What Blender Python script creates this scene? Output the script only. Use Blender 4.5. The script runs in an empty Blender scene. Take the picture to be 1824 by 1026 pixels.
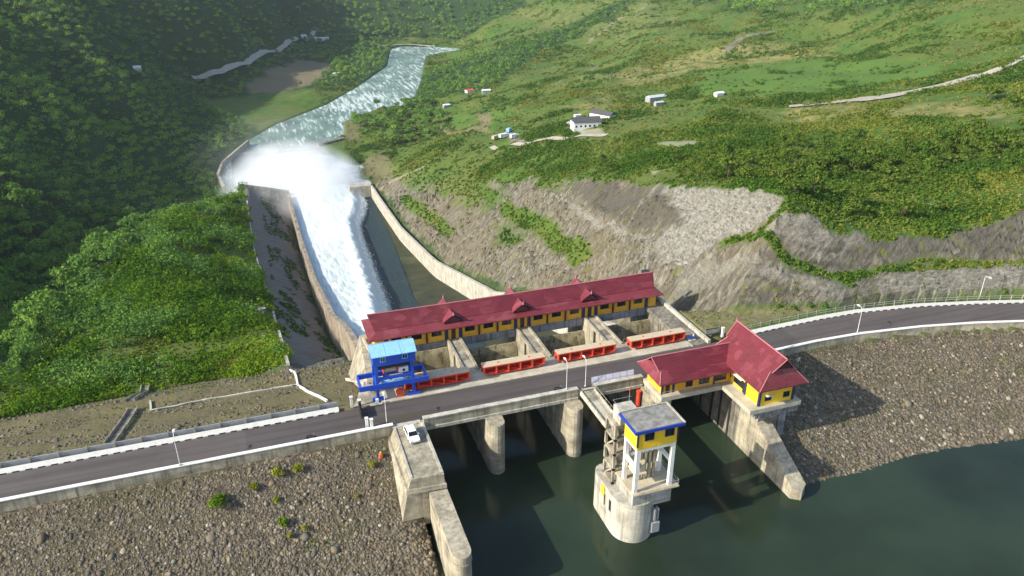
import bpy, bmesh, math, random
import numpy as np
from mathutils import Vector, Matrix
random.seed(7); rng = np.random.default_rng(7)
SC = bpy.context.scene
COL = SC.collection
# ------------------------------------------------------------------ camera
CAM = np.array([0., 0., 75.]); FPX = 1362.66
PIT, YAW, ROL = [math.radians(a) for a in (25.3667, 18.778, -0.154)]
_f = np.array([math.sin(YAW)*math.cos(PIT), math.cos(YAW)*math.cos(PIT), -math.sin(PIT)])
_r = np.array([math.cos(YAW), -math.sin(YAW), 0.]); _u = np.cross(_r, _f)
CR = _r*math.cos(ROL)+_u*math.sin(ROL); CU = -_r*math.sin(ROL)+_u*math.cos(ROL)
cam = bpy.data.objects.new('camera', bpy.data.cameras.new('camera')); COL.objects.link(cam)
cam.data.sensor_width = 36; cam.data.lens = 36*FPX/1824; cam.data.clip_end = 9000; cam.data.clip_start = 1
M = Matrix(((CR[0], CU[0], -_f[0], 0), (CR[1], CU[1], -_f[1], 0), (CR[2], CU[2], -_f[2], 75), (0, 0, 0, 1)))
cam.matrix_world = M; SC.camera = cam
# ------------------------------------------------------------------ light
SUN_EL = math.radians(31); SDX, SDY = 0.994, 0.11          # horizontal direction the light travels
w = bpy.data.worlds.new("World"); SC.world = w; w.use_nodes = True
wn = w.node_tree.nodes; bg = wn['Background']
sky = wn.new('ShaderNodeTexSky'); sky.sky_type = 'NISHITA'; sky.sun_disc = False
sky.sun_elevation = SUN_EL; sky.sun_rotation = math.atan2(-SDX, -SDY)
sky.air_density = 1.0; sky.dust_density = 1.2; sky.ozone_density = 1.0
w.node_tree.links.new(sky.outputs[0], bg.inputs[0]); bg.inputs[1].default_value = 0.125
sd = bpy.data.lights.new('sun', 'SUN'); sd.energy = 3.6; sd.angle = math.radians(0.5); sd.color = (1.0, 0.93, 0.80)
so = bpy.data.objects.new('sun', sd); COL.objects.link(so)
ld = Vector((SDX*math.cos(SUN_EL), SDY*math.cos(SUN_EL), -math.sin(SUN_EL)))
so.rotation_euler = ld.to_track_quat('-Z', 'Y').to_euler(); so.location = (-200, 0, 300)
SC.view_settings.view_transform = 'Standard'; SC.view_settings.look = 'None'
SC.view_settings.exposure = 1.0; SC.view_settings.gamma = 1
# ------------------------------------------------------------------ projection tools (pixel of the 1824x1026 photograph -> world)
def ray(x, y): return CR*((x-912)/FPX)-CU*((y-513)/FPX)+_f
def atz(x, y, z=0.):
    d = ray(x, y); return CAM+d*((z-75)/d[2])
def atY(x, y, Y):
    d = ray(x, y); return CAM+d*(Y/d[1])
def proj(P):
    v = np.asarray(P, float)-CAM; zz = v@_f
    return 912+FPX*(v@CR)/zz, 513-FPX*(v@CU)/zz, zz
# ------------------------------------------------------------------ numpy value noise
def _hash(ix, iy, s):
    h = (ix.astype(np.int64)*374761393+iy.astype(np.int64)*668265263+s*1442695041) & 0x7fffffff
    h = ((h ^ (h >> 13))*1274126177) & 0x7fffffff
    return ((h ^ (h >> 16)) & 0xffff)/65535.
def vnoise(x, y, s=0):
    ix = np.floor(x); iy = np.floor(y); fx = x-ix; fy = y-iy
    fx = fx*fx*(3-2*fx); fy = fy*fy*(3-2*fy)
    a = _hash(ix, iy, s); b = _hash(ix+1, iy, s); c = _hash(ix, iy+1, s); d = _hash(ix+1, iy+1, s)
    return (a*(1-fx)+b*fx)*(1-fy)+(c*(1-fx)+d*fx)*fy-.5
def fbm(x, y, o=4, s=0):
    r = 0; a = 1.
    for i in range(o):
        r = r+a*vnoise(x, y, s+i*17); x = x*2.03; y = y*2.03; a *= .5
    return r
# ------------------------------------------------------------------ terrain height
WALL_Y = [110, 140, 200, 243, 290, 340, 430, 500, 540, 640]; WALL_Z = [-4, -10, -29, -47, -60, -74, -89, -94, -96, -97.5]
def zw(Y): return np.interp(Y, WALL_Y, WALL_Z)
def cutL(X, Y): return zw(Y)-11+.65*(16.0-X)
def cutR(X, Y): return zw(Y)-2+.8*(X-79)
FB = np.array([atz(x, y, 1) for x, y in ((1200, 546), (1300, 549), (1400, 549), (1500, 544), (1600, 534), (1700, 527), (1824, 520), (2100, 512))])
NX = [-200, 88, 100, 110, 124, 136, 146, 192, 260]; NY = [105.5, 105.5, 105.9, 105.6, 103.9, 101.5, 98.8, 84.5, 60]     # near edge of the road
KX = [-200, 84, 95, 107.7, 117.2, 131.7, 144.1, 154.3, 195, 260]; KY = [112.6, 112.6, 113.3, 113.8, 113.6, 111.6, 108.6, 105.7, 92.0, 68]     # far kerb
def yn(X): return np.interp(X, NX, NY)
def yk(X): return np.interp(X, KX, KY)
def cutF(X, Y):
    s = (Y-np.interp(X, FB[:, 0], FB[:, 1]))*.93
    return 1+np.interp(s, [-50, 0, 4.6, 7.0, 120], [-1, 0, 4.0, 4.3, 4.3+.82*113])
def damz(Y): return np.interp(Y, [116, 140, 145, 165, 300], [-.3, -9.5, -10, -20.5, -85])
def cast(fn, x, y, t0=60, t1=3000):
    d = ray(x, y); t = t0*(t1/t0)**np.linspace(0, 1, 9000); p = CAM+d*t[:, None]
    i = int(np.argmax(p[:, 2] < fn(p[:, 0], p[:, 1]))); return p[i]
RIVZ = -112.
pts = []
for x, y in ((440, 355), (445, 400), (450, 440), (468, 500), (485, 550), (500, 600), (510, 640)): pts.append(cast(cutL, x, y, 180)+[0, 0, .3])
both = lambda X, Y: np.minimum(cutR(X, Y), cutF(X, Y))
for x, y in ((690, 330), (760, 300), (850, 320), (930, 335), (1000, 318), (1080, 320)): pts.append(cast(cutR, x, y, 190))
for x, y in ((1150, 328), (1220, 326), (1280, 328), (1340, 335), (1400, 342), (1430, 380), (1530, 410), (1600, 420), (1700, 408), (1760, 390), (1824, 368), (1900, 350)): pts.append(cast(both, x, y, 110))
CP = [(400,668,-24),(300,680,-22),(200,688,-21.5),(80,690,-22),(0,690,-23),(-300,690,-32),
(400,600,-29),(400,520,-44),(400,440,-62),(400,380,-77),(300,600,-30),(300,520,-41),(300,440,-56),(330,375,-75),
(200,620,-28),(200,540,-38),(200,470,-52),(130,640,-28),(120,570,-38),
(40,640,-46),(20,590,-66),(290,345,-110),(350,320,-111),(300,300,-107),(380,240,-109),
(330,150,-100),(450,120,-99),(520,130,-105),(600,130,-108),(560,170,-109),(500,200,-109),(450,222,-109),(560,65,-97),(640,92,-109),
(860,150,-90),(720,240,-108),(650,262,-109),(720,258,-104),(800,222,-92),(640,205,-110),(760,150,-109),
(870,210,-75),(820,240,-70),(900,250,-55),(1000,240,-36),(1050,220,-33),(1080,243,-30),(950,280,-40),
(1170,180,-40),(1280,172,-30),(1280,240,-10),(1450,187,-14),(1600,160,-8),(1824,110,6),(1600,250,2),(1800,250,10),(1600,330,6),(1824,320,14),
(1300,130,-38),(1500,130,-24),(1700,90,-4),(1300,80,-38),(1500,60,-22),(1824,60,4),(1100,100,-60),(1300,30,-26),(1600,20,4),(1824,20,17)]
for x, y, z in CP: pts.append(atz(x, y, z))
DP = [(460,88,1230),(460,45,1290),(460,0,1360),(430,-80,1500),(520,52,1440),(520,0,1520),(0,530,360),(0,480,405),(0,420,450),(0,360,495),(0,300,545),(0,240,600),(0,180,665),(0,120,740),(0,60,820),(0,0,910),(0,-80,1080),(100,520,370),(100,470,410),(100,420,465),(100,350,530),(100,280,600),(100,200,690),(100,130,800),(100,60,890),(100,0,970),(190,440,470),(200,400,520),(200,350,565),(200,280,645),(200,210,730),(200,150,830),(200,100,910),(200,50,980),(200,0,1050),(200,-80,1200),(300,240,735),(300,190,840),(300,110,1010),(300,50,1075),(300,0,1140),(300,-80,1280),
(400,100,1085),(400,40,1150),(400,0,1220),(500,50,1430),(500,0,1520),(600,62,1420),(600,20,1520),(600,0,1580),(600,-60,1800),(770,76,1420),(750,40,1500),(750,0,1600),(750,-60,1800),
(800,130,1010),(850,100,1140),(900,60,1260),(950,20,1380),(950,0,1450),(1000,60,1150),(1050,30,1240),(1100,0,1300),(1350,0,1150),(1350,-60,1400),(1700,-60,1000),(1100,-60,1600)]
for x, y, d in DP:
    q = ray(x, y); q = q/math.hypot(q[0], q[1]); pts.append(CAM+q*d)
pts += [np.array(p) for p in ((-30., 130, -14), (-120, 130, -14), (10, 130, -14), (-250, 150, -30), (-310, 340, 8), (-320, 470, 5), (-380, 700, 25), (-330, 200, 0), (-200, 250, -62), (-180, 180, -34), (330, 180, 22), (500, 330, 25), (820, 560, 25), (1200, 800, 30), (-700, 900, 60), (-200, 2200, 60), (500, 2300, 60), (1500, 1800, 80))]
P = np.array(pts)
def uv(X, Y):
    X = np.asarray(X, float); Y = np.asarray(Y, float)
    return np.stack([np.arctan2(X, Y)*1.5, .5*np.log(X*X+Y*Y+25)], -1)
PU = uv(P[:, 0], P[:, 1])
def tpsk(r2): return np.where(r2 > 1e-12, r2*np.log(r2+1e-12)*.5, 0.)
_n = len(P); K = tpsk(((PU[:, None]-PU[None])**2).sum(-1))+np.eye(_n)*2e-3
A = np.zeros((_n+3, _n+3)); A[:_n, :_n] = K; A[:_n, _n] = 1; A[:_n, _n+1:] = PU; A[_n, :_n] = 1; A[_n+1:, :_n] = PU.T
TW = np.linalg.solve(A, np.concatenate([P[:, 2], np.zeros(3)]))
def tps(X, Y):
    X = np.asarray(X, float); sh = X.shape; U = uv(X, Y).reshape(-1, 2); out = np.empty(len(U))
    for i in range(0, len(U), 40000):
        u = U[i:i+40000]; r2 = (u**2).sum(1)[:, None]+(PU**2).sum(1)[None]-2*u@PU.T
        out[i:i+40000] = tpsk(np.maximum(r2, 0))@TW[:_n]+TW[_n]+u@TW[_n+1:]
    return out.reshape(sh)
def axis(segs):
    v = [segs[0][0]]
    for (a, b, s0, s1) in segs:
        x = a
        while x < b-1e-6:
            s = s0+(s1-s0)*(x-a)/(b-a); x = min(b, x+s); v.append(x)
    return np.array(v)
GX = np.concatenate([-axis([(120, 300, 1.8, 5), (300, 1100, 5, 24)])[::-1], axis([(-120, 14, 1.8, 1.6), (14, 74, 2.5, 2.0), (74, 185, .75, .9), (185, 360, .9, 5), (360, 1700, 5, 26)])[1:]])
GY = axis([(55, 100, 1.2, 1.2), (100, 215, .75, .8), (215, 360, .8, 1.8), (360, 800, 1.8, 5), (800, 2500, 5, 18)])
MX, MY = np.meshgrid(GX, GY, indexing='ij')
NAT = tps(MX, MY)
RIV = [(430,352),(400,338),(388,310),(395,290),(440,252),(493,222),(582,187),(641,153),(690,118),(697,88),(715,83),(760,84),(850,88),(850,90),(790,93),(757,100),(747,148),(730,187),(676,192),(612,217),(612,240),(562,259),(585,280),(625,318),(650,336),(560,352)]
RIVW = np.array([atz(x, y, RIVZ)[:2] for x, y in RIV])
def sdist(X, Y, poly):
    "signed distance to a polygon, negative inside"
    d = np.full(X.shape, 1e18); ins = np.zeros(X.shape, bool); n = len(poly)
    for i in range(n):
        ax, ay = poly[i]; bx, by = poly[(i+1) % n]; ex, ey = bx-ax, by-ay
        t = np.clip(((X-ax)*ex+(Y-ay)*ey)/(ex*ex+ey*ey+1e-9), 0, 1)
        d = np.minimum(d, (X-ax-t*ex)**2+(Y-ay-t*ey)**2)
        c = ((ay > Y) != (by > Y)) & (X < ex*(Y-ay)/(by-ay+1e-12)+ax); ins ^= c
    return np.where(ins, -1, 1)*np.sqrt(d)
def ldist(X, Y, line):
    d = np.full(X.shape, 1e18)
    for (ax, ay), (bx, by) in zip(line[:-1], line[1:]):
        ex, ey = bx-ax, by-ay; t = np.clip(((X-ax)*ex+(Y-ay)*ey)/(ex*ex+ey*ey+1e-9), 0, 1)
        d = np.minimum(d, (X-ax-t*ex)**2+(Y-ay-t*ey)**2)
    return np.sqrt(d)
ss = lambda a, b, x: (lambda t: t*t*(3-2*t))(np.clip((x-a)/(b-a), 0, 1))
DIST = np.hypot(MX, MY)
hx = np.interp(MY, [300, 560, 700, 2500], [-70, -62, 60, 330]); hillw = ss(0, 60, np.minimum((hx-MX)*1.0, (NAT+96)*2.2))*ss(330, 520, DIST)
rdg = 1-np.abs(fbm(MX/95+.35*MY/95, MY/120, 3, 301))*3.2
Hh = NAT+hillw*(rdg-.35)*15+fbm(MX/60, MY/60, 4, 3)*np.clip((DIST-260)/300, 0, 1)*9+fbm(MX/14, MY/14, 3, 9)*1.2*ss(150, 260, DIST)
rd = sdist(MX, MY, RIVW)
Hh = Hh+84*np.exp(-((MX+240)/48.)**2)*ss(120, 170, MY)*ss(470, 390, MY)*ss(-132, -165, MX)  # unseen hill beyond the left edge, added to shade the valley
t_ = ss(0, 38, rd); Hh = np.where(rd < 38, (RIVZ+1.2)*(1-t_)+np.maximum(Hh, RIVZ+2)*t_, np.maximum(Hh, RIVZ+2.0))
Hh = np.where(rd < 3, RIVZ+1.2-6*ss(3, -5, rd), Hh)
# left of the chute: ridge, lined cut, dam
left = MX < 16.0
cl = cutL(MX, MY); beyond = ss(548, 560, MY)
lz = np.minimum(Hh, np.where(MY < 560, cl, 1e3)); LINED = left & (cl < Hh) & (MY < 556) & (MY > 150) & (MX > -16)
dz = damz(MY)+fbm(MX/5, MY/5, 3, 5)*.5
DAMM = left & (MY > 112) & (dz > np.minimum(Hh, cl)-.2) & (MY < 172)
EP = np.array(pts[:7]); eo = np.argsort(EP[:, 1]); XE = np.interp(MY, EP[eo, 1], EP[eo, 0])+fbm(MY/9, MY*0, 2, 12)*.5
LINED = left & (MX > XE) & (MY < 552) & (MY > 150); lz = np.where(LINED, cl, lz); inn = left & (MX <= XE) & (MY < 556) & (MY > 150)
lz = np.where(inn, np.minimum(np.maximum(Hh, cutL(XE, MY)-.9*(XE-MX)), cutL(XE, MY)+.15+.45*(XE-MX)), lz)
lz = np.where(MY < 175, np.maximum(lz, dz), lz)
# right of the chute: cut faces
cr, cf = cutR(MX, MY), cutF(MX, MY)
cm = np.minimum(cr, cf)
right = MX > 73.5
ROCK = right & (cm < Hh) & (MY < 548) & (cf > 1.0)
rr = ss(0, 2.5, Hh-cm)
wx = MX+fbm(MX/9, MY/9, 2, 41)*7
gl = fbm(wx/11, (MY+.55*MX)/3.0+fbm(MX/20, MY/20, 2, 8)*3, 3, 21)*4.6+fbm(MX/5, MY/5, 3, 33)*.9
gf = fbm(MX/2.3+MY*.18, MY/9, 3, 22)*1.0+fbm(MX/6, MY/6, 3, 35)*.5
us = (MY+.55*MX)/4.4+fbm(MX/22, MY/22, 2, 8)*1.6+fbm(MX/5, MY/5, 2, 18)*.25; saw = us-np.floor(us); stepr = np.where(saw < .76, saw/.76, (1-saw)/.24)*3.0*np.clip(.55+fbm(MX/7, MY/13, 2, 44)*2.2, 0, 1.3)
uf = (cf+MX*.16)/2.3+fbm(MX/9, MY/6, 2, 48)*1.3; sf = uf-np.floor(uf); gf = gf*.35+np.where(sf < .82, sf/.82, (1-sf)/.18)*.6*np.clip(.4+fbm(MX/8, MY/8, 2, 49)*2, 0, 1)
gl = gl*.22+stepr-.6
rel = np.where(cr < cf, gl*np.clip(cf/8+.4, 0, 1), gf)*rr*np.clip(cf/4, 0, 1)
PALE = np.array([cast(both, x, y, 110)[:2] for x, y in ((1165,330),(1260,328),(1395,338),(1395,375),(1330,415),(1290,430),(1230,470),(1180,470),(1170,420),(1210,400))]); rel = rel*(1-.85*ss(3, -2, sdist(MX, MY, PALE)))
rz = np.minimum(Hh, cm+rel)
rz = np.where((MY > 548), np.minimum(Hh, np.maximum(cm, Hh-(1-ss(548, 600, MY))*30)), rz)
BENCH = right & (np.abs((MY-np.interp(MX, FB[:, 0], FB[:, 1]))*.93-5.8) < .95) & (cf <= cr+1) & (MX > 117)
Z = np.where(right, rz, np.where(left, lz, np.minimum(Hh, zw(MY)-12)))
Z = np.where((MX > 13.5) & (MX < 80.5) & (MY < 140), np.where(MY > 100, -24, -24), Z)
ch = (MX >= 16.0) & (MX <= 76.5) & (MY >= 139) & (MY < 545); Z = np.where(ch, zw(MY)-13, Z)
Z = np.where((MY >= 560), Hh, Z)
ch2 = (MX > 14) & (MX < 77) & (MY >= 545) & (MY < 640); Z = np.where(ch2, np.minimum(Hh, RIVZ-4), Z)
# upstream slopes and the crest
YN = yn(MX); up = MY < YN-.2
UPZ = -1.4-(YN-MY-.2)/2.3
Z = np.where(up & ((MX <= 17.6) | (MX >= 77.6)), UPZ+fbm(MX/3, MY/3, 3, 77)*.25, Z)
crest = (MY >= YN-.2) & (MY < yk(MX)+3.2) & ((MX <= 13.5) | (MX >= 80.5)); Z = np.where(crest, np.minimum(Z, -.35), Z)
RIPU = up
berm = (MX > 80.5) & (MY >= yk(MX)+3.2) & (cf <= 1.05)
Z = np.where(berm, .3+fbm(MX/3, MY/3, 3, 55)*.3, Z)
def bil(F, X, Y):
    X = np.asarray(X, float); Y = np.asarray(Y, float)
    i = np.clip(np.searchsorted(GX, X)-1, 0, len(GX)-2); j = np.clip(np.searchsorted(GY, Y)-1, 0, len(GY)-2)
    a = np.clip((X-GX[i])/(GX[i+1]-GX[i]), 0, 1); b = np.clip((Y-GY[j])/(GY[j+1]-GY[j]), 0, 1)
    return (F[i, j]*(1-a)+F[i+1, j]*a)*(1-b)+(F[i, j+1]*(1-a)+F[i+1, j+1]*a)*b
def gz(X, Y): return bil(Z, X, Y)
def ground(x, y, t0=100, t1=2600):
    d = ray(x, y); t = t0*(t1/t0)**np.linspace(0, 1, 6000); p = CAM+d*t[:, None]
    i = int(np.argmax(p[:, 2] < gz(p[:, 0], p[:, 1]))); return p[i]
def gpoly(l, t0=100): return np.array([ground(x, y, t0)[:2] for x, y in l])
# ------------------------------------------------------------------ node helper and materials
class G:
    def __init__(s, name):
        s.m = bpy.data.materials.new(name); s.m.use_nodes = True; s.t = s.m.node_tree
        s.n = s.t.nodes; s.p = s.n['Principled BSDF']; s.out = s.n['Material Output']
    def N(s, typ, **k):
        n = s.n.new(typ)
        for a, v in k.items():
            if a.startswith('_'): setattr(n, a[1:], v)
        return n
    def L(s, a, b): s.t.links.new(a, b); return a
    def inp(s, sock, v):
        if v is None: return
        if hasattr(v, 'is_linked') or hasattr(v, 'links'): s.L(v, sock)
        else:
            try: sock.default_value = v
            except Exception: sock.default_value = (*v, 1)[:4] if hasattr(v, '__len__') else (v, v, v)
    def pos(s): return s.N('ShaderNodeNewGeometry').outputs['Position']
    def attr(s, a): n = s.N('ShaderNodeAttribute'); n.attribute_name = a; return n.outputs['Fac']
    def scale(s, v, sc, rot=None):
        n = s.N('ShaderNodeMapping'); s.L(v, n.inputs[0]); n.inputs['Scale'].default_value = sc if hasattr(sc, '__len__') else (sc, sc, sc)
        if rot: n.inputs['Rotation'].default_value = rot
        return n.outputs[0]
    def noise(s, v, sc, det=4, rough=.55, dist=0.):
        n = s.N('ShaderNodeTexNoise'); s.L(v, n.inputs['Vector']); n.inputs['Scale'].default_value = sc
        n.inputs['Detail'].default_value = det; n.inputs['Roughness'].default_value = rough; n.inputs['Distortion'].default_value = dist
        return n.outputs['Fac']
    def voro(s, v, sc, feat='F1', rnd=1.):
        n = s.N('ShaderNodeTexVoronoi'); n.feature = feat; s.L(v, n.inputs['Vector']); n.inputs['Scale'].default_value = sc
        if 'Randomness' in n.inputs: n.inputs['Randomness'].default_value = rnd
        return n
    def ramp(s, f, stops, interp='LINEAR'):
        n = s.N('ShaderNodeValToRGB'); s.L(f, n.inputs[0]); e = n.color_ramp; e.interpolation = interp
        while len(e.elements) < len(stops): e.elements.new(.5)
        for el, (p, c) in zip(e.elements, stops):
            el.position = p; el.color = (*c, 1) if hasattr(c, '__len__') else (c, c, c, 1)
        return n.outputs[0]
    def mix(s, f, a, b, mode='MIX'):
        n = s.N('ShaderNodeMix'); n.data_type = 'RGBA'; n.blend_type = mode
        s.inp(n.inputs[0], f); s.inp(n.inputs[6], a); s.inp(n.inputs[7], b); return n.outputs[2]
    def math(s, op, a, b=0., c=None, clamp=False):
        n = s.N('ShaderNodeMath'); n.operation = op; n.use_clamp = clamp
        s.inp(n.inputs[0], a); s.inp(n.inputs[1], b)
        if c is not None: s.inp(n.inputs[2], c)
        return n.outputs[0]
    def bump(s, h, st=.4, d=.1):
        n = s.N('ShaderNodeBump'); s.L(h, n.inputs['Height']); n.inputs['Strength'].default_value = st; n.inputs['Distance'].default_value = d
        s.L(n.outputs[0], s.p.inputs['Normal']); return n
    def fin(s, col, rough=.8, metal=0., spec=None):
        s.inp(s.p.inputs['Base Color'], col); s.inp(s.p.inputs['Roughness'], rough); s.p.inputs['Metallic'].default_value = metal
        if spec is not None: s.p.inputs['Specular IOR Level'].default_value = spec
        return s.m
def V3(c): return tuple(c)
def concrete(name, light, dark, sc=.35, streak=.5, stain=.5, bump=.25):
    g = G(name); p = g.pos()
    a = g.noise(p, sc, 6, .62); f = g.noise(p, sc*9, 4, .6)
    st = g.noise(g.scale(p, (1.3, 1.3, .09)), 1.0, 6, .7)
    c = g.mix(g.ramp(a, [(.36, 0), (.66, 1)]), dark, light)
    hb = g.noise(g.scale(p, (.12, .12, 1.1)), 1.0, 5, .7); c = g.mix(g.math('MULTIPLY', g.ramp(hb, [(.52, 0), (.64, 1)]), streak*.8), c, tuple(x*.5 for x in dark))
    c = g.mix(g.math('MULTIPLY', g.ramp(st, [(.49, 0), (.62, 1)]), streak), c, tuple(x*.28 for x in dark))
    c = g.mix(g.math('MULTIPLY', g.ramp(f, [(.5, 0), (.75, 1)]), stain), c, tuple(x*.6 for x in dark))
    g.bump(f, bump, .05); return g.fin(c, .88)
def paint(name, col, rough=.45, dirt=.35, metal=0., fade=None):
    g = G(name); p = g.pos(); a = g.noise(p, 1.3, 5, .65); b = g.noise(g.scale(p, (2.5, 2.5, .3)), 1.2, 4, .6)
    c = g.mix(g.ramp(a, [(.35, 0), (.7, 1)]), col, fade or tuple(x*.82 for x in col))
    c = g.mix(g.math('MULTIPLY', g.ramp(b, [(.52, 0), (.75, 1)]), dirt), c, tuple(x*.45+.02 for x in col))
    return g.fin(c, rough, metal)
m_conc = concrete('weathered_concrete', (.48, .43, .315), (.22, .195, .14))
m_concd = concrete('stained_concrete', (.31, .285, .225), (.13, .12, .095), streak=.75)
m_concw = concrete('pale_concrete', (.58, .55, .46), (.36, .335, .27), streak=.45)
m_conct = concrete('pale_deck_concrete', (.52, .48, .37), (.34, .31, .235), streak=.0, stain=.6)
m_white = paint('white_painted_concrete', (.80, .79, .74), .6, .35)
m_pave = paint('dull_white_paving', (.60, .585, .53), .8, .45)
m_whitem = paint('white_metal', (.78, .78, .78), .4, .2)
m_orange = paint('ochre_wall_paint', (.78, .41, .022), .75, .34, fade=(.70, .35, .02))
m_yellow = paint('yellow_wall_paint', (.80, .53, .015), .75, .30, fade=(.74, .46, .015))
m_yframe = paint('light_ochre_trim', (.66, .36, .04), .7, .15)
m_navy = paint('dark_blue_paint', (.018, .028, .085), .6, .2)
m_blue = paint('blue_steel_paint', (.012, .075, .50), .4, .3)
m_lblue = paint('light_blue_roof_sheet', (.26, .52, .80), .35, .15)
m_bluef = paint('blue_fascia_paint', (.015, .05, .34), .5, .25)
m_red = paint('red_steel_paint', (.70, .055, .022), .5, .25, fade=(.62, .075, .03))
m_sand = paint('dusty_plate', (.52, .42, .28), .8, .4)
m_glass = paint('dark_window_glass', (.012, .014, .016), .12, .0)
m_black = paint('black_metal', (.02, .02, .022), .5, .3)
m_grey = paint('grey_metal', (.34, .35, .36), .5, .3)
m_lav = paint('pale_lavender_panel', (.62, .62, .74), .55, .25)
m_bark = paint('bark', (.12, .09, .06), .9, .4)
m_dark = paint('dark_void', (.015, .014, .013), .9, 0.)
m_tyre = paint('tyre_rubber', (.02, .02, .02), .8, 0.)
m_chrome = paint('lamp_glass', (.7, .7, .68), .2, 0.)
def roofmat(name, base, pale, dark, axis_scale):
    g = G(name); p = g.pos()
    v = g.voro(g.scale(p, axis_scale), 1.0); v.distance = 'CHEBYCHEV'
    sep = g.N('ShaderNodeSeparateColor'); g.L(v.outputs['Color'], sep.inputs[0])
    c = g.mix(g.ramp(sep.outputs[0], [(.55, 0), (.95, 1)]), base, pale)
    c = g.mix(g.ramp(sep.outputs[1], [(.6, 0), (1., .8)]), c, dark)
    n = g.noise(p, 2.2, 5, .7); c = g.mix(g.math('MULTIPLY', g.ramp(n, [(.5, 0), (.8, 1)]), .4), c, pale)
    n2 = g.noise(p, .5, 3, .6); c = g.mix(g.math('MULTIPLY', g.ramp(n2, [(.45, 0), (.7, 1)]), .5), c, dark)
    w = g.N('ShaderNodeTexWave'); w.wave_type = 'BANDS'; w.bands_direction = 'X'; g.L(p, w.inputs[0]); w.inputs['Scale'].default_value = 1.7
    w2 = g.N('ShaderNodeTexWave'); w2.bands_direction = 'Z'; g.L(p, w2.inputs[0]); w2.inputs['Scale'].default_value = 1.1
    g.bump(g.math('ADD', w.outputs['Fac'], w2.outputs['Fac']), .35, .06)
    return g.fin(c, .5)
m_roof = roofmat('maroon_roof_tiles', (.130, .011, .018), (.18, .030, .038), (.092, .008, .013), (.5, .9, .9))
m_skirt = roofmat('faded_red_roof_tiles', (.165, .022, .031), (.215, .048, .056), (.12, .014, .021), (.45, .9, .9))
m_ridge = paint('pink_ridge_cap', (.42, .14, .15), .6, .3)
def asphalt(name, col, tint):
    g = G(name); p = g.pos(); a = g.noise(g.scale(p, (.06, .5, 1)), 1.0, 5, .6); f = g.noise(p, 9, 3, .7); b = g.noise(p, .35, 4, .6)
    c = g.mix(g.ramp(a, [(.35, 0), (.65, 1)]), col, tint); c = g.mix(g.math('MULTIPLY', g.ramp(b, [(.5, 0), (.7, 1)]), .35), c, tuple(x*.6 for x in col))
    c = g.mix(g.math('MULTIPLY', f, .25), c, (.14, .13, .12)); pt = g.noise(g.scale(p, (.02, .9, 1)), 1.0, 3, .5); c = g.mix(g.math('MULTIPLY', g.ramp(pt, [(.52, 0), (.6, 1)]), .35), c, tuple(x*.55 for x in col)); g.bump(f, .2, .02); return g.fin(c, .85)
m_asph = asphalt('asphalt', (.070, .057, .050), (.092, .077, .068))
m_asphd = asphalt('darker_asphalt', (.056, .044, .040), (.074, .060, .055))
m_mud = asphalt('mud_patch', (.055, .045, .028), (.075, .06, .035))
def leafmat(name, d, b, y):
    g = G(name); a = g.attr('v'); p = g.pos(); n = g.noise(p, .05, 3, .6)
    oi = g.N('ShaderNodeObjectInfo').outputs['Random']
    f = g.math('ADD', g.math('MULTIPLY', a, .75), g.math('ADD', g.math('MULTIPLY', n, .45), g.math('MULTIPLY', oi, .18)))
    c = g.ramp(f, [(.18, d), (.58, b), (.98, y)])
    g.n.remove(g.p); df = g.N('ShaderNodeBsdfDiffuse'); tr = g.N('ShaderNodeBsdfTranslucent'); mx = g.N('ShaderNodeMixShader'); mx.inputs[0].default_value = .28
    g.L(c, df.inputs[0]); g.L(c, tr.inputs[0]); g.L(df.outputs[0], mx.inputs[1]); g.L(tr.outputs[0], mx.inputs[2]); g.L(mx.outputs[0], g.out.inputs[0]); return g.m
m_leaf_ridge = leafmat('bright_vine_leaves', (.020, .060, .008), (.075, .165, .012), (.21, .29, .018))
m_leaf_forest = leafmat('forest_leaves', (.032, .082, .022), (.105, .22, .044), (.23, .35, .06))
m_leaf_slope = leafmat('scrub_leaves', (.020, .056, .011), (.066, .135, .018), (.17, .205, .035))
m_leaf_dry = leafmat('dry_grass_blades', (.10, .12, .025), (.20, .20, .05), (.34, .29, .11))
m_leaf_yel = leafmat('yellow_green_leaves', (.10, .14, .012), (.22, .25, .02), (.34, .33, .04))
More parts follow.
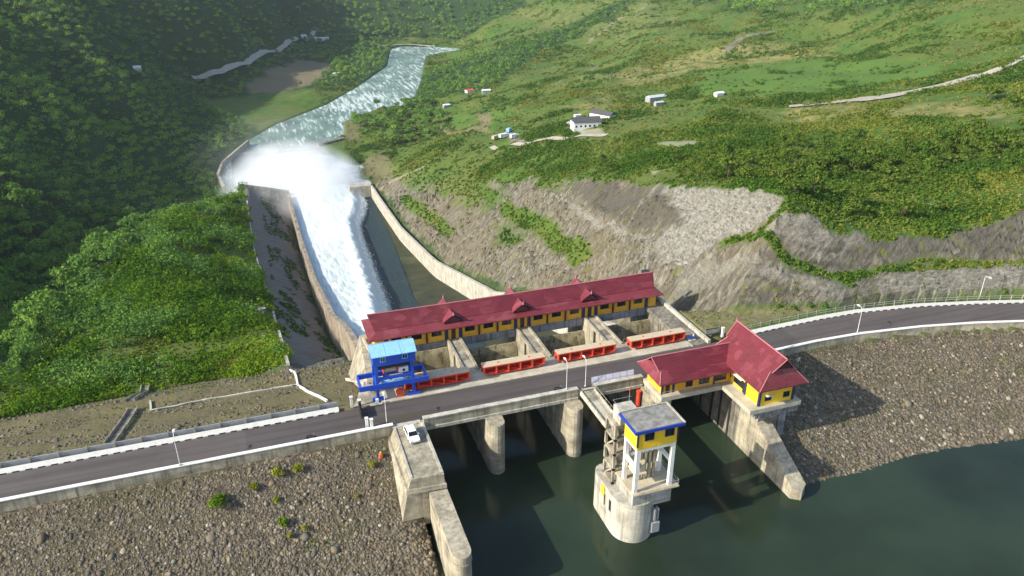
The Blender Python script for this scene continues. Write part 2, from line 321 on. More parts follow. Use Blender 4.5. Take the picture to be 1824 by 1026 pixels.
# ------------------------------------------------------------------ mesh helpers
class MB:
    def __init__(s, base=(0, 0, 0)): s.v = []; s.f = []; s.mi = []; s.b = base; s.cur = 0
    def add(s, vs, fs):
        o = len(s.v); s.v += [tuple(map(float, q)) for q in vs]; s.f += [tuple(o+i for i in f) for f in fs]; s.mi += [s.cur]*len(fs); return s
    def box(s, x0, x1, y0, y1, z0, z1):
        return s.add([(x0,y0,z0),(x1,y0,z0),(x1,y1,z0),(x0,y1,z0),(x0,y0,z1),(x1,y0,z1),(x1,y1,z1),(x0,y1,z1)],
                     [(0,3,2,1),(4,5,6,7),(0,1,5,4),(1,2,6,5),(2,3,7,6),(3,0,4,7)])
    def prism(s, poly, z0, z1):
        n = len(poly); zz0 = z0 if hasattr(z0, '__len__') else [z0]*n; zz1 = z1 if hasattr(z1, '__len__') else [z1]*n
        return s.add([(p[0], p[1], z) for p, z in zip(poly, zz0)]+[(p[0], p[1], z) for p, z in zip(poly, zz1)],
                     [tuple(range(n-1, -1, -1)), tuple(range(n, 2*n))]+[(i, (i+1) % n, n+(i+1) % n, n+i) for i in range(n)])
    def extrude(s, prof, axis, a0, a1):
        "profile given in the plane across `axis`: x -> (y,z), y -> (x,z)"
        n = len(prof); mk = (lambda p, a: (a, p[0], p[1])) if axis == 'x' else (lambda p, a: (p[0], a, p[1]))
        return s.add([mk(p, a0) for p in prof]+[mk(p, a1) for p in prof], [tuple(range(n-1, -1, -1)), tuple(range(n, 2*n))]+[(i, (i+1) % n, n+(i+1) % n, n+i) for i in range(n)])
    def bar(s, a, b, w, h=None):
        a = Vector(a); b = Vector(b); d = (b-a).normalized(); up = Vector((0, 0, 1)) if abs(d.z) < .95 else Vector((0, 1, 0))
        r = d.cross(up).normalized()*(w/2); u = r.cross(d).normalized()*((h or w)/2)
        return s.add([a-r-u, a+r-u, a+r+u, a-r+u, b-r-u, b+r-u, b+r+u, b-r+u], [(0,3,2,1),(4,5,6,7),(0,1,5,4),(1,2,6,5),(2,3,7,6),(3,0,4,7)])
    def tube(s, pts, r, n=8):
        pts = [Vector(p) for p in pts]; rr = r if hasattr(r, '__len__') else [r]*len(pts); vs = []; fs = []
        for i, p in enumerate(pts):
            d = (pts[min(i+1, len(pts)-1)]-pts[max(i-1, 0)]).normalized(); up = Vector((0, 0, 1)) if abs(d.z) < .9 else Vector((1, 0, 0))
            a = d.cross(up).normalized(); b = d.cross(a).normalized()
            vs += [p+(a*math.cos(2*math.pi*k/n)+b*math.sin(2*math.pi*k/n))*rr[i] for k in range(n)]
        for i in range(len(pts)-1):
            fs += [(i*n+k, i*n+(k+1) % n, (i+1)*n+(k+1) % n, (i+1)*n+k) for k in range(n)]
        fs += [tuple(range(n-1, -1, -1)), tuple((len(pts)-1)*n+k for k in range(n))]
        return s.add(vs, fs)
    def quad(s, *q): return s.add(q, [tuple(range(len(q)))])
    def build(s, name, mat, parent=None, smooth=False, bevel=0.):
        me = bpy.data.meshes.new(name); b = s.b
        me.from_pydata([(x-b[0], y-b[1], z-b[2]) for x, y, z in s.v], [], s.f); me.update()
        bm = bmesh.new(); bm.from_mesh(me); bmesh.ops.recalc_face_normals(bm, faces=bm.faces); bm.to_mesh(me); bm.free()
        for m in (mat if isinstance(mat, (list, tuple)) else [mat]): me.materials.append(m)
        if any(s.mi): me.polygons.foreach_set('material_index', s.mi)
        if smooth:
            me.polygons.foreach_set('use_smooth', [True]*len(me.polygons))
            if hasattr(me, 'set_sharp_from_angle'): me.set_sharp_from_angle(angle=math.radians(35))
        o = bpy.data.objects.new(name, me); COL.objects.link(o)
        if parent is not None: o.parent = parent
        else: o.location = b
        if bevel:
            md = o.modifiers.new('bevel', 'BEVEL'); md.width = bevel; md.segments = 1; md.limit_method = 'ANGLE'
        return o
def thing(name, label, cat, loc, group=None, rz=0.):
    o = bpy.data.objects.new(name, None); COL.objects.link(o); o.location = loc; o.rotation_euler = (0, 0, rz); o.empty_display_size = .5
    return tag(o, label, cat, group)
def tag(o, label, cat, group=None, kind=None):
    if label: o['label'] = label
    if cat: o['category'] = cat
    if group: o['group'] = group
    if kind: o['kind'] = kind
    return o
def stru(o, kind='structure', label=None): o['kind'] = kind; return o
def npmesh(name, V, F, mat, attrs=None, smooth=False, parent=None):
    "mesh from numpy arrays; F is (n,4) or (n,3)"
    me = bpy.data.meshes.new(name); k = F.shape[1]
    me.vertices.add(len(V)); me.vertices.foreach_set('co', np.ascontiguousarray(V, np.float32).ravel())
    me.loops.add(F.size); me.loops.foreach_set('vertex_index', np.ascontiguousarray(F, np.int32).ravel())
    me.polygons.add(len(F)); me.polygons.foreach_set('loop_start', np.arange(0, F.size, k, dtype=np.int32))
    try: me.polygons.foreach_set('loop_total', np.full(len(F), k, np.int32))
    except Exception: pass
    for a, v in (attrs or {}).items():
        at = me.attributes.new(a, 'FLOAT', 'POINT'); at.data.foreach_set('value', np.ascontiguousarray(v, np.float32).ravel())
    me.update(calc_edges=True)
    if smooth: me.polygons.foreach_set('use_smooth', np.ones(len(F), bool))
    me.materials.append(mat); o = bpy.data.objects.new(name, me); COL.objects.link(o)
    if parent is not None: o.parent = parent
    return o
def dup(root, loc, rz=None, label=None, group=None, sc=None):
    r = root.copy(); COL.objects.link(r); r.location = loc
    if rz is not None: r.rotation_euler = (0, 0, rz)
    if sc is not None: r.scale = sc
    if label: r['label'] = label
    if group: r['group'] = group
    for ch in list(root.children):
        c = ch.copy(); COL.objects.link(c); c.parent = r
        for q in list(ch.children):
            d = q.copy(); COL.objects.link(d); d.parent = c
    return r
# ------------------------------------------------------------------ ground masks and ground sheet
def pm(l, soft=2., t0=100, warp=0.):
    W = gpoly(l, t0); x0, y0 = W.min(0)-30; x1, y1 = W.max(0)+30; out = np.zeros_like(MX)
    i0, i1 = np.searchsorted(GX, [x0, x1]); j0, j1 = np.searchsorted(GY, [y0, y1]); sl = (slice(i0, i1), slice(j0, j1))
    d = sdist(MX[sl], MY[sl], W)
    if warp: d = d+fbm(MX[sl]/warp, MY[sl]/warp, 3, 61)*warp*.8
    out[sl] = ss(soft, -soft, d); return out
def lm(l, wd, soft=.6, t0=100):
    W = gpoly(l, t0); d = ldist(MX, MY, W); return ss(wd/2+soft, wd/2-soft, d)
rockm = np.where(right & (MY < 548) & (cf > .9), ss(-.1, .5, Hh-cm-.5+fbm(MX/3.2, MY/3.2, 4, 88)*1.9), 0)
rockm = rockm*(1-BENCH*.9)*ss(.9, 2.0, cf); crev = np.where(ROCK, np.where(cr < cf, ss(.70, .80, saw)*np.clip(stepr, 0, 1.6)/1.6*1.6, ss(.76, .86, sf)*.6), 0); crev = np.clip(crev, 0, 1)  # crev: step drops darkened, their shade and dirt painted into the rock
# green strips and patches on the cut faces
for l, wd in (([(1290,430),(1400,462),(1510,500)],2.4),([(1290,430),(1345,420),(1400,368)],2.0),([(1510,500),(1570,478),(1650,464),(1824,468)],1.4),
              ([(900,365),(960,400),(1010,440),(1040,462)],6),([(720,350),(780,395),(800,420)],6),([(850,330),(880,352)],5)):
    rockm *= 1-lm(l, wd, .9)
for l in ([(640,262),(760,250),(840,300),(840,335),(790,350),(720,330),(690,320)], [(790,330),(850,320),(900,350),(880,370),(820,380)], [(960,330),(1010,330),(990,350)], [(870,400),(910,390),(930,430),(900,440)]):
    rockm *= 1-pm(l, 4, 150, 9)*.8
concm = pm([(1170,330),(1260,328),(1395,338),(1395,375),(1330,415),(1290,430),(1230,470),(1180,470),(1170,420),(1215,400)], 1.5, 110, 4)
concm = np.maximum(concm, pm([(1520,510),(1640,480),(1824,478),(1824,515),(1640,522)], 1.5, 110, 3)*.7)
concm = np.maximum(concm, pm([(1200,540),(1215,480),(1400,490),(1500,515),(1490,540)], 1.5, 110, 5)*.55)
concm = np.maximum(concm, pm([(1640,478),(1824,476),(1824,520),(1560,530)], 2.5, 110, 5)*.8)
concm = np.maximum(concm, pm([(1400,370),(1440,385),(1540,420),(1460,440),(1360,420)], 1.5, 110, 3)*.6)
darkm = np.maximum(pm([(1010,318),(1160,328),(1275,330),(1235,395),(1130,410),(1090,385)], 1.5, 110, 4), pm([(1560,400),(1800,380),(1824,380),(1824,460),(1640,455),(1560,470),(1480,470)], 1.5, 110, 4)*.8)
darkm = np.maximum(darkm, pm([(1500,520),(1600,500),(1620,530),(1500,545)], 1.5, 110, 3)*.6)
for l, wd in (([(1298,548),(1335,492)],.9),([(1338,548),(1388,500)],1.0),([(1352,540),(1392,512)],.7),([(1288,520),(1306,484)],.9),([(1300,505),(1320,470)],.7),([(1270,530),(1296,488)],.7)): darkm = np.maximum(darkm, lm(l, wd, .4, 110)); concm *= 1-lm(l, wd, .4, 110)  # dark slashes: shadows of the rock facets painted into the colour
for l, wd in (([(1015,362),(1060,395),(1110,418),(1150,424)], 1.6), ([(1090,395),(1175,325)], 1.0), ([(1105,420),(1170,330)], .8), ([(1000,355),(1040,380)], 1.2), ([(1155,420),(1150,470)], .8)):
    concm = np.maximum(concm, lm(l, wd, .5, 110))
soilm = np.maximum.reduce([pm([(470,132),(525,104),(592,112),(575,138),(520,162),(445,168),(435,152)], 5, 500, 12), pm([(780,226),(870,226),(872,236),(820,238),(785,232)], 1.5, 300, 5), pm([(850,200),(872,200),(876,222),(856,226)], 1.5, 300),
                           pm([(640,285),(680,270),(700,300),(690,330),(655,325)], 5, 300, 12)*.8, pm([(310,140),(350,140),(350,152),(315,150)], 4, 500), pm([(625,205),(650,215),(640,250),(610,250)], 4, 400)*.7])
paleRoad = np.maximum.reduce([lm([(1410,190),(1460,186),(1560,176),(1680,152),(1760,132),(1800,118),(1850,100)], 5.2, 1.), lm([(875,262),(930,260),(1000,249),(1080,242)], 5.5, 1.5, 200), lm([(350,141),(400,131),(440,118),(480,95),(550,58)], 9, 3, 400),
                              lm([(660,80),(720,80),(780,86)], 5, 2, 500)*.6, lm([(1050,75),(1080,50),(1150,10)], 5, 2, 500)*.4, lm([(760,295),(700,322),(680,335)], 2.5, 1, 300)*.5])
paleRoad = np.maximum.reduce([paleRoad, pm([(1030,232),(1070,228),(1080,240),(1035,244)], 2, 300)*.7, pm([(1640,362),(1690,356),(1695,364),(1655,368)], 1.2, 110)*.8, pm([(1170,254),(1240,250),(1246,262),(1180,262)], 2, 200)*.5, pm([(1395,288),(1440,284),(1460,294),(1400,296)], 1.5, 150)*.5, pm([(1152,304),(1175,304),(1165,311)], 1, 150)*.7])
fieldm = np.maximum.reduce([pm([(1265,120),(1400,105),(1560,105),(1640,112),(1640,150),(1500,168),(1320,175),(1240,160)], 10, 300, 25), pm([(860,200),(920,190),(900,225),(870,225)], 3, 300), pm([(800,205),(850,205),(850,222),(810,225)], 3, 300)])
drym = np.maximum.reduce([pm([(1040,140),(1250,90),(1420,80),(1500,100),(1260,120),(1160,150)], 14, 300, 30), pm([(1340,190),(1824,175),(1824,215),(1400,215)], 10, 200, 25)*.8, pm([(1000,190),(1100,160),(1160,200),(1050,210)], 10, 300, 20)*.5, pm([(900,20),(1100,80),(1150,60),(1250,40),(1150,0)], 20, 400, 30)*.4])
greyRoad = np.maximum.reduce([lm([(1295,90),(1320,68),(1370,58)], 8, 3, 500)*.8, lm([(990,150),(1060,120)], 5, 2, 400)*.5, lm([(900,235),(930,252)], 4, 2, 300)])
FOR = gpoly([(0,-30),(0,700),(60,660),(130,560),(200,480),(300,365),(388,325),(388,295),(440,235),(340,160),(350,135),(440,112),(540,55),(560,50),(620,72),(780,78),(740,140),(740,180),(850,165),(900,140),(960,95),(1040,60),(1160,-20)], 150)
forestm = ss(12, -12, sdist(MX, MY, FOR))*ss(150, 200, MY)
farf = pm([(1080,-20),(1120,-5),(1240,2),(1360,25),(1400,10),(1560,12),(1824,-5),(1824,-40)], 20, 500, 30); forestm = np.maximum(forestm, farf)
hill = (NAT > -101) & (MX < .13*MY) & (MY > 640) | (MX < -62) & (MY > 330) & (NAT < -40) | (MX < -75) & (MY > 380) | (MY > 1345) & (MX < .36*MY) & (NAT > -105); forestm = np.maximum(forestm, hill*1.)
forestm = np.maximum(forestm, pm([(-100,690),(38,686),(70,640),(104,560),(150,500),(100,480),(-100,480)], 3, 120)*(MY > 172))
ripm = np.where(RIPU, 1., 0.); ripm = np.maximum(ripm, np.where(DAMM, .85, 0)); linm = LINED*1.
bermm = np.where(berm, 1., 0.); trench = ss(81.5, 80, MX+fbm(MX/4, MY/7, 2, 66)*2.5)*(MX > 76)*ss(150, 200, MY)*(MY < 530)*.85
nx, ny = MX.shape
V = np.stack([MX.ravel(), MY.ravel(), Z.ravel()], 1)
ii = np.arange(nx*ny).reshape(nx, ny); F = np.stack([ii[:-1, :-1].ravel(), ii[1:, :-1].ravel(), ii[1:, 1:].ravel(), ii[:-1, 1:].ravel()], 1)
def groundmat():
    g = G('ground'); p = g.pos(); A = g.attr
    n1 = g.noise(p, .02, 5, .6); n2 = g.noise(p, .11, 6, .62); n3 = g.noise(p, .7, 5, .65); n4 = g.noise(p, 3.2, 4, .7)
    # meadow
    c = g.mix(g.ramp(n2, [(.36, 0), (.64, 1)]), (.042, .098, .014), (.082, .14, .022))
    c = g.mix(g.math('MULTIPLY', g.ramp(n1, [(.42, 0), (.66, 1)]), .6), c, (.14, .14, .036))
    c = g.mix(g.math('MULTIPLY', g.ramp(n3, [(.5, 0), (.75, 1)]), .5), c, (.035, .075, .012))
    c = g.mix(g.math('MULTIPLY', A('field'), .85), c, g.mix(n3, (.055, .125, .018), (.095, .165, .028)))
    dr = g.mix(n3, (.22, .20, .07), (.29, .24, .10)); c = g.mix(g.math('MULTIPLY', A('dry'), g.ramp(n2, [(.38, .1), (.6, .9)])), c, dr)
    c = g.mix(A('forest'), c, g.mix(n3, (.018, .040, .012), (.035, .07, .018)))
    # rock
    pr = g.scale(g.scale(p, 1., (0, 0, -.50)), (.09, .62, .30)); s1 = g.noise(pr, 1.0, 7, .68, 1.2); s2 = g.noise(g.scale(p, (.5, .5, 2.2)), 1.0, 6, .65, .8)
    rk = g.ramp(s1, [(.36, (.040, .036, .028)), (.45, (.110, .099, .076)), (.54, (.185, .170, .132)), (.66, (.30, .282, .23))])
    s3 = g.noise(g.scale(g.scale(p, 1., (0, 0, -.50)), (.22, 1.7, .6)), 1.0, 5, .7, .6); rk = g.mix(g.math('MULTIPLY', g.ramp(s3, [(.52, 0), (.62, 1)]), .75), rk, (.045, .038, .027)); rk = g.mix(g.math('MULTIPLY', g.ramp(s3, [(.30, 1), (.42, 0)]), .6), rk, (.36, .335, .27))
    rk = g.mix(g.math('MULTIPLY', g.ramp(n3, [(.5, 0), (.75, 1)]), .35), rk, (.09, .078, .055))
    rk = g.mix(g.math('MULTIPLY', g.ramp(n1, [(.4, 0), (.62, 1)]), .5), rk, (.165, .135, .09))
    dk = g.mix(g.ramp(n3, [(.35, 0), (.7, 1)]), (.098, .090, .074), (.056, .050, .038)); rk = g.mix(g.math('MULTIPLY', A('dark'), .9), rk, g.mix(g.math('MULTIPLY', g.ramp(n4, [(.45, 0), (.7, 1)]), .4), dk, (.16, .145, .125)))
    ck = g.ramp(s2, [(.32, (.05, .044, .035)), (.44, (.17, .16, .13)), (.58, (.27, .256, .215)), (.75, (.37, .355, .305))]); rk = g.mix(g.math('MULTIPLY', A('conc'), .92), rk, ck)
    gr = g.math('MULTIPLY', g.ramp(g.noise(p, .35, 5, .7), [(.56, 0), (.64, 1)]), .75)
    rk = g.mix(g.math('MULTIPLY', gr, g.math('SUBTRACT', 1., A('conc'))), rk, (.12, .135, .035))
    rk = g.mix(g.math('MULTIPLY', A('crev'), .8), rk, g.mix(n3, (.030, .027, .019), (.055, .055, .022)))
    c = g.mix(A('rock'), c, rk)
    # rubble of the dam slopes
    vo = g.voro(p, 1.9); ed = g.voro(p, 1.9, 'DISTANCE_TO_EDGE'); sp = g.N('ShaderNodeSeparateColor'); g.L(vo.outputs['Color'], sp.inputs[0])
    st = g.ramp(sp.outputs[0], [(.0, (.085, .069, .048)), (.5, (.14, .115, .080)), (.85, (.20, .168, .118)), (1., (.28, .235, .165))])
    st = g.mix(g.ramp(ed.outputs['Distance'], [(.02, 1), (.10, 0)]), st, (.045, .037, .026))
    st = g.mix(g.math('MULTIPLY', g.ramp(n2, [(.42, 0), (.66, 1)]), .45), st, (.075, .075, .028))
    c = g.mix(A('rip'), c, st)
    dg = g.mix(g.ramp(n2, [(.40, 0), (.60, 1)]), (.15, .118, .072), (.175, .145, .075)); dg = g.mix(g.math('MULTIPLY', g.ramp(n3, [(.5, 0), (.7, 1)]), .5), dg, (.085, .095, .02)); c = g.mix(g.math('MULTIPLY', A('dam'), .72), c, dg)
    ln = g.mix(g.ramp(s1, [(.4, 0), (.65, 1)]), (.135, .12, .10), (.21, .19, .165)); c = g.mix(A('lin'), c, ln)
    bm = g.mix(g.ramp(n3, [(.38, 0), (.66, 1)]), (.19, .165, .095), (.115, .125, .035)); c = g.mix(A('berm'), c, bm)
    so = g.mix(n3, (.21, .165, .105), (.15, .13, .07)); c = g.mix(g.math('MULTIPLY', A('soil'), .85), c, so)
    c = g.mix(A('grey'), c, (.19, .175, .155)); c = g.mix(g.math('MULTIPLY', A('pale'), .8), c, g.mix(n3, (.48, .44, .35), (.38, .34, .26)))
    h = g.math('ADD', g.math('MULTIPLY', n3, 1.0), g.math('MULTIPLY', n4, .35)); h = g.math('ADD', h, g.math('MULTIPLY', g.math('MULTIPLY', s1, A('rock')), 1.6))
    g.bump(h, .8, .45); return g.fin(c, .95, spec=.15)
patchm = np.maximum.reduce([pm([(1030,232),(1070,228),(1080,240),(1035,244)], 2, 300)*.7, pm([(1640,362),(1690,356),(1695,364),(1655,368)], 1.2, 110)*.8, pm([(1170,254),(1240,250),(1246,262),(1180,262)], 2, 200)*.5, pm([(1152,304),(1175,304),(1165,311)], 1, 150)*.7, lm([(760,295),(700,322),(680,335)], 2.5, 1, 300)*.5, lm([(1050,75),(1080,50),(1150,10)], 5, 2, 500)*.4])
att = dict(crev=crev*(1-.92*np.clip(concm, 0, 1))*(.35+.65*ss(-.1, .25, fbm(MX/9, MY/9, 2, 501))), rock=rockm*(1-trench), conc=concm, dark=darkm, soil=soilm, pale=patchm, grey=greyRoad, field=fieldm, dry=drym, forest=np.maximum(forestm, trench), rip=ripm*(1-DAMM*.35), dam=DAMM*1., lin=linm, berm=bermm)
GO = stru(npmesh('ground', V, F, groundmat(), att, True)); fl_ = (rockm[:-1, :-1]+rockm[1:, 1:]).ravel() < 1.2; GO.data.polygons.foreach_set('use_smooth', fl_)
# unpaved tracks draped over the ground
m_track = asphalt('dirt_track', (.35, .31, .24), (.43, .39, .31))
def track(px, wd, lift=.25, t0=100):
    W = gpoly(px, t0); seg = np.hypot(*np.diff(W, axis=0).T); s = np.r_[0, np.cumsum(seg)]; n = max(8, int(s[-1]/3)); q = np.linspace(0, s[-1], n); X = np.interp(q, s, W[:, 0]); Y = np.interp(q, s, W[:, 1])
    for k in range(4): X[1:-1] = (X[:-2]+2*X[1:-1]+X[2:])/4; Y[1:-1] = (Y[:-2]+2*Y[1:-1]+Y[2:])/4
    dx = np.gradient(X); dy = np.gradient(Y); l = np.hypot(dx, dy); nx_, ny_ = -dy/l, dx/l; mb = MB(); wv = wd/2*(1+.22*fbm(q/9, q*0, 3, 4)); rows = []
    for i in range(n):
        row = []
        for k in (-1, -.5, 0, .5, 1): a, b = X[i]+nx_[i]*wv[i]*k, Y[i]+ny_[i]*wv[i]*k; row.append((a, b, float(max(gz(a, b), gz(X[i], Y[i])-.3))+lift))
        rows.append(row)
    mb.add([p for r in rows for p in r], [(5*i+k, 5*i+5+k, 5*i+6+k, 5*i+1+k) for i in range(n-1) for k in range(4)]); o = mb.build('dirt_track', m_track, smooth=True); return stru(o)
track([(1405,191),(1450,188),(1500,183),(1560,176),(1640,162),(1700,149),(1760,132),(1800,116),(1850,94)], 7.5, .7); track([(875,262),(930,260),(1000,249),(1080,242)], 4.5, .4, 200); track([(345,143),(400,131),(440,118),(480,95),(520,75),(560,57)], 8.5, 2.0, 400); track([(660,80),(720,80),(775,85)], 5, 1.5, 500)
# water
def watermat(name, base, rough, bs, bst, foam=None):
    g = G(name); p = g.pos(); n = g.noise(p, bs, 4, .6); g.bump(n, bst, .15)
    b = g.noise(p, .045, 3, .5); c = g.mix(g.ramp(b, [(.35, 0), (.65, 1)]), base, tuple(x*1.9 for x in base)); r = rough
    g.p.inputs['Specular IOR Level'].default_value = .2
    if foam:
        q = g.scale(p, foam[0], (0, 0, foam[1])); a = g.noise(q, 1., 6, .68, .6); k = g.noise(p, .013, 3, .5)
        f = g.ramp(g.math('ADD', a, g.math('MULTIPLY', g.math('SUBTRACT', k, .5), .5)), [(.50, 0), (.60, .85), (.7, 1)])
        c = g.mix(f, c, (.62, .68, .64)); g.p.inputs['Specular IOR Level'].default_value = .3; r = .4
    return g.fin(c, r)
m_lake = watermat('reservoir_water', (.013, .0215, .0125), .10, .9, .06)
m_river = watermat('river_water', (.085, .13, .095), .3, .5, .3, ((.26, .034, 1), -.35))
mb = MB()
mb.quad((-300, 10, -11.5), (14, 10, -11.5), (14, 99, -11.5), (-300, 99, -11.5)); mb.quad((14, 10, -11.5), (80, 10, -11.5), (80, 126, -11.5), (14, 126, -11.5)); mb.quad((80, 10, -11.5), (420, 10, -11.5), (420, 99, -11.5), (80, 99, -11.5))
stru(mb.build('reservoir_water', m_lake))
mb = MB(); mb.quad((-160, 545, RIVZ), (140, 545, RIVZ), (520, 1700, RIVZ), (-60, 1400, RIVZ)); stru(mb.build('river_water', m_river))
# ------------------------------------------------------------------ crest road
def rect(xs, ya, yb, z): return xs, ya, yb, z
def ribbon(mb, xs, ya, yb, z0, z1):
    "a solid strip between two curves, top z1, bottom z0"
    n = len(xs); vs = []
    for x, a, b in zip(xs, ya, yb): vs += [(x, a, z0), (x, b, z0), (x, b, z1), (x, a, z1)]
    fs = [(0, 1, 2, 3), tuple(4*(n-1)+k for k in (3, 2, 1, 0))]
    for i in range(n-1):
        for k in range(4): fs.append((4*i+k, 4*i+(k+1) % 4, 4*i+4+(k+1) % 4, 4*i+4+k))
    mb.add(vs, fs)
XL = np.linspace(-140, 15, 60); XR = np.linspace(77, 240, 110); XB = np.linspace(15, 77, 20)
def sheet(name, xs, a, b, z, m):
    mb = MB()
    for i in range(len(xs)-1): mb.quad((xs[i], a[i], z), (xs[i+1], a[i+1], z), (xs[i+1], b[i+1], z), (xs[i], b[i], z))
    return stru(mb.build(name, m))
xa = np.concatenate([XL[XL < -8.6], [-8.2]]); sheet('road', xa, yn(xa)+.3, yk(xa)+.05, .0, m_asph)
xa = np.concatenate([[-8.2], XL[XL > -8], XB[1:], XR[(XR > 77) & (XR < 97)], [97]]); sheet('road', xa, yn(xa)+.3, yk(xa)+.05, .004, m_asphd)
xa = np.concatenate([[97], XR[XR > 97]]); sheet('road', xa, yn(xa)+.3, yk(xa)+.05, .0, m_asph)
mb = MB()
for cx, cy, a, b, s in ((17.2, 107.8, 3.4, 1.0, 3), (72, 111.6, 4.0, .7, 5), (46.5, 106.3, .8, .3, 9)):
    mb.quad(*[(cx+a*math.cos(t)*(1+.28*math.sin(3*t+s)), cy+b*math.sin(t)*(1+.25*math.cos(4*t+s)), .009) for t in np.linspace(0, 2*math.pi, 26)[:-1]])
stru(mb.build('mud_patch', m_mud))
# pavement with its black and white kerb on the far side
g = G('kerb_paint'); p = g.pos(); sx = g.N('ShaderNodeSeparateXYZ'); g.L(p, sx.inputs[0])
kf = g.math('GREATER_THAN', g.math('FRACT', g.math('MULTIPLY', sx.outputs[0], 1/1.75)), .58)
m_kerb = g.fin(g.mix(kf, (.02, .02, .02), (.66, .65, .60)), .7)
for xs in (XL[XL < 9.5], XR[XR > 84]):
    mb = MB(); ribbon(mb, xs, yk(xs), yk(xs)+.09, -.2, .16); stru(mb.build('kerb', m_kerb))
    mb = MB(); ribbon(mb, xs, yk(xs)+.09, yk(xs)+(1.5 if xs[0] < 0 else 1.45), -.25, .165); stru(mb.build('pavement', m_pave))
# near-side parapet kerbs
for xs, lab in ((XL, 'long low crest wall with white painted top along the straight road left of the spillway'), (np.linspace(84, 240, 110), 'curving low crest wall with white top above the right rubble slope')):
    base = (float(xs[len(xs)//2]), float(yn(xs[len(xs)//2])), 0); t = thing('crest_wall', lab, 'wall', base)
    mb = MB(base); ribbon(mb, xs, yn(xs)-.25, yn(xs)+.3, -1.6, .42); mb.build('wall_face', m_conc, t)
    mb = MB(base); ribbon(mb, xs, yn(xs)-.32, yn(xs)+.36, .422, .56); mb.build('coping', m_white, t)
    mb = MB(base)
    for x in xs[1:-1:2]: mb.box(x-.03, x+.03, float(yn(x))-.275, float(yn(x))-.2, -1.3, .40)
    o = mb.build('joint', m_concd, t); o['kind'] = 'stuff'
# far side guard wall (left) and guard railing (right)
xs = XL[XL < 8]; base = (-60, 114.9, 0); t = thing('guard_wall', 'low grey guard wall behind the white pavement left of the spillway', 'wall', base)
mb = MB(base); ribbon(mb, xs, yk(xs)+2.3, yk(xs)+2.42, -.6, .62); mb.build('wall_face', m_grey, t)
for x in np.arange(-76, 8, 4.0):
    mb = MB(base); mb.box(x-.1, x+.1, 114.76, 114.9, -.3, .95); mb.build('post', m_conc, t)
base = (120, 116, 0); t = thing('guard_railing', 'grey steel guard railing on posts behind the curving right road', 'railing', base)
xs = np.linspace(86, 185, 60); yy = yk(xs)+2.0
for zz in (.45, .95):
    mb = MB(base); mb.tube([(x, y, zz) for x, y in zip(xs, yy)], .045, 5); mb.build('rail', m_grey, t)
for x in np.arange(86, 184, 2.4):
    y = float(yk(x)+2.0); mb = MB(base); mb.box(x-.07, x+.07, y-.07, y+.07, -.3, 1.15); mb.build('post', m_conc, t)
# ------------------------------------------------------------------ spillway
m_gate = concrete('tan_gate_skin', (.40, .35, .21), (.20, .17, .09), streak=.9)
SP = thing('spillway', 'long concrete spillway with four gate bays and a steep chute down to the river', 'spillway', (47, 125, 0))
SB = (47., 125., 0.)
PC = [32.2, 46.8, 61.9]; HW = 1.45
def nosed(x0, x1, y0, y1, n=10):
    r = (x1-x0)/2; cx = (x0+x1)/2
    return [(x1, y1), (x0, y1)]+[(cx-r*math.cos(t), y0+r-r*math.sin(t)*1.25) for t in np.linspace(0, math.pi, n)]
for c in PC:
    mb = MB(SB); mb.prism(nosed(c-HW, c+HW, 102.0, 116.6), -26, -1.42); mb.prism([(c-HW, 116.6), (c+HW, 116.6), (c+HW, 139), (c-HW, 139)], -26, -.12)
    mb.box(c-HW-.03, c-HW+.42, 118.2, 131, -.3, .22); mb.box(c+HW-.42, c+HW+.03, 118.2, 131, -.3, .22)
    for y in (109.5, 112.5): mb.box(c-HW-.12, c-HW+.05, y, y+.5, -24, -1.6); mb.box(c+HW-.05, c+HW+.12, y, y+.5, -24, -1.6)
    pr = mb.build('pier', m_conc, SP)
    for y, wd_ in ((120.4, .8), (124.6, 1.0)):
        mb = MB(SB); mb.box(c-HW-.04, c-HW+.2, y, y+wd_, -14, -.4); mb.build('slot_shade_strip', m_dark, pr)  # raised strip; its near-black colour stands for the shade inside a slot
    mb = MB(SB)
    mb.box(c-.5, c+.6, 122.6, 124.9, -.119, -.03); mb.build('pier_cover', m_concd, pr)
# left abutment: upstream block with battered flank, sloping back, tip wall
mb = MB(SB)
mb.add([(15, 91.3, 0), (20, 91.0, 0), (20, 105, 0), (15, 105, 0), (14.45, 91.25, -1.7), (20, 90.95, -1.7), (20, 105, -1.7), (14.3, 105, -1.7)], [(0,1,2,3), (4,7,6,5), (0,4,5,1), (1,5,6,2), (2,6,7,3), (3,7,4,0)])
mb.add([(14.2, 91.0, -1.7), (20.25, 90.6, -1.7), (20.25, 105, -1.7), (13.9, 105, -1.7), (14.0, 90.9, -2.4), (20.25, 90.6, -2.4), (20.25, 105, -2.4), (13.6, 105, -2.4)], [(0,1,2,3), (4,7,6,5), (0,4,5,1), (1,5,6,2), (2,6,7,3), (3,7,4,0)])
mb.add([(14.3, 91.3, -2.4), (20, 91.2, -2.4), (20, 105, -2.4), (13.8, 105, -2.4), (12.9, 91.1, -9), (20, 91.1, -9), (20, 105, -9), (12.0, 105, -9)], [(0,1,2,3), (4,7,6,5), (0,4,5,1), (1,5,6,2), (2,6,7,3), (3,7,4,0)])
mb.box(19.2, 20.0, 91.2, 118, -26, -9.01)
ab = mb.build('abutment_block', m_conc, SP)
mb = MB(SB); mb.box(19.55, 19.98, 91.3, 104.9, .004, .24); mb.box(15.05, 15.3, 91.6, 104.9, .004, .16); mb.build('edge_kerb', m_concw, ab)
mb = MB(SB); mb.box(16.5, 19.9, 105, 139, -26, -.12); mb.box(12.5, 16.5, 112.7, 121.0, -9, -.14)
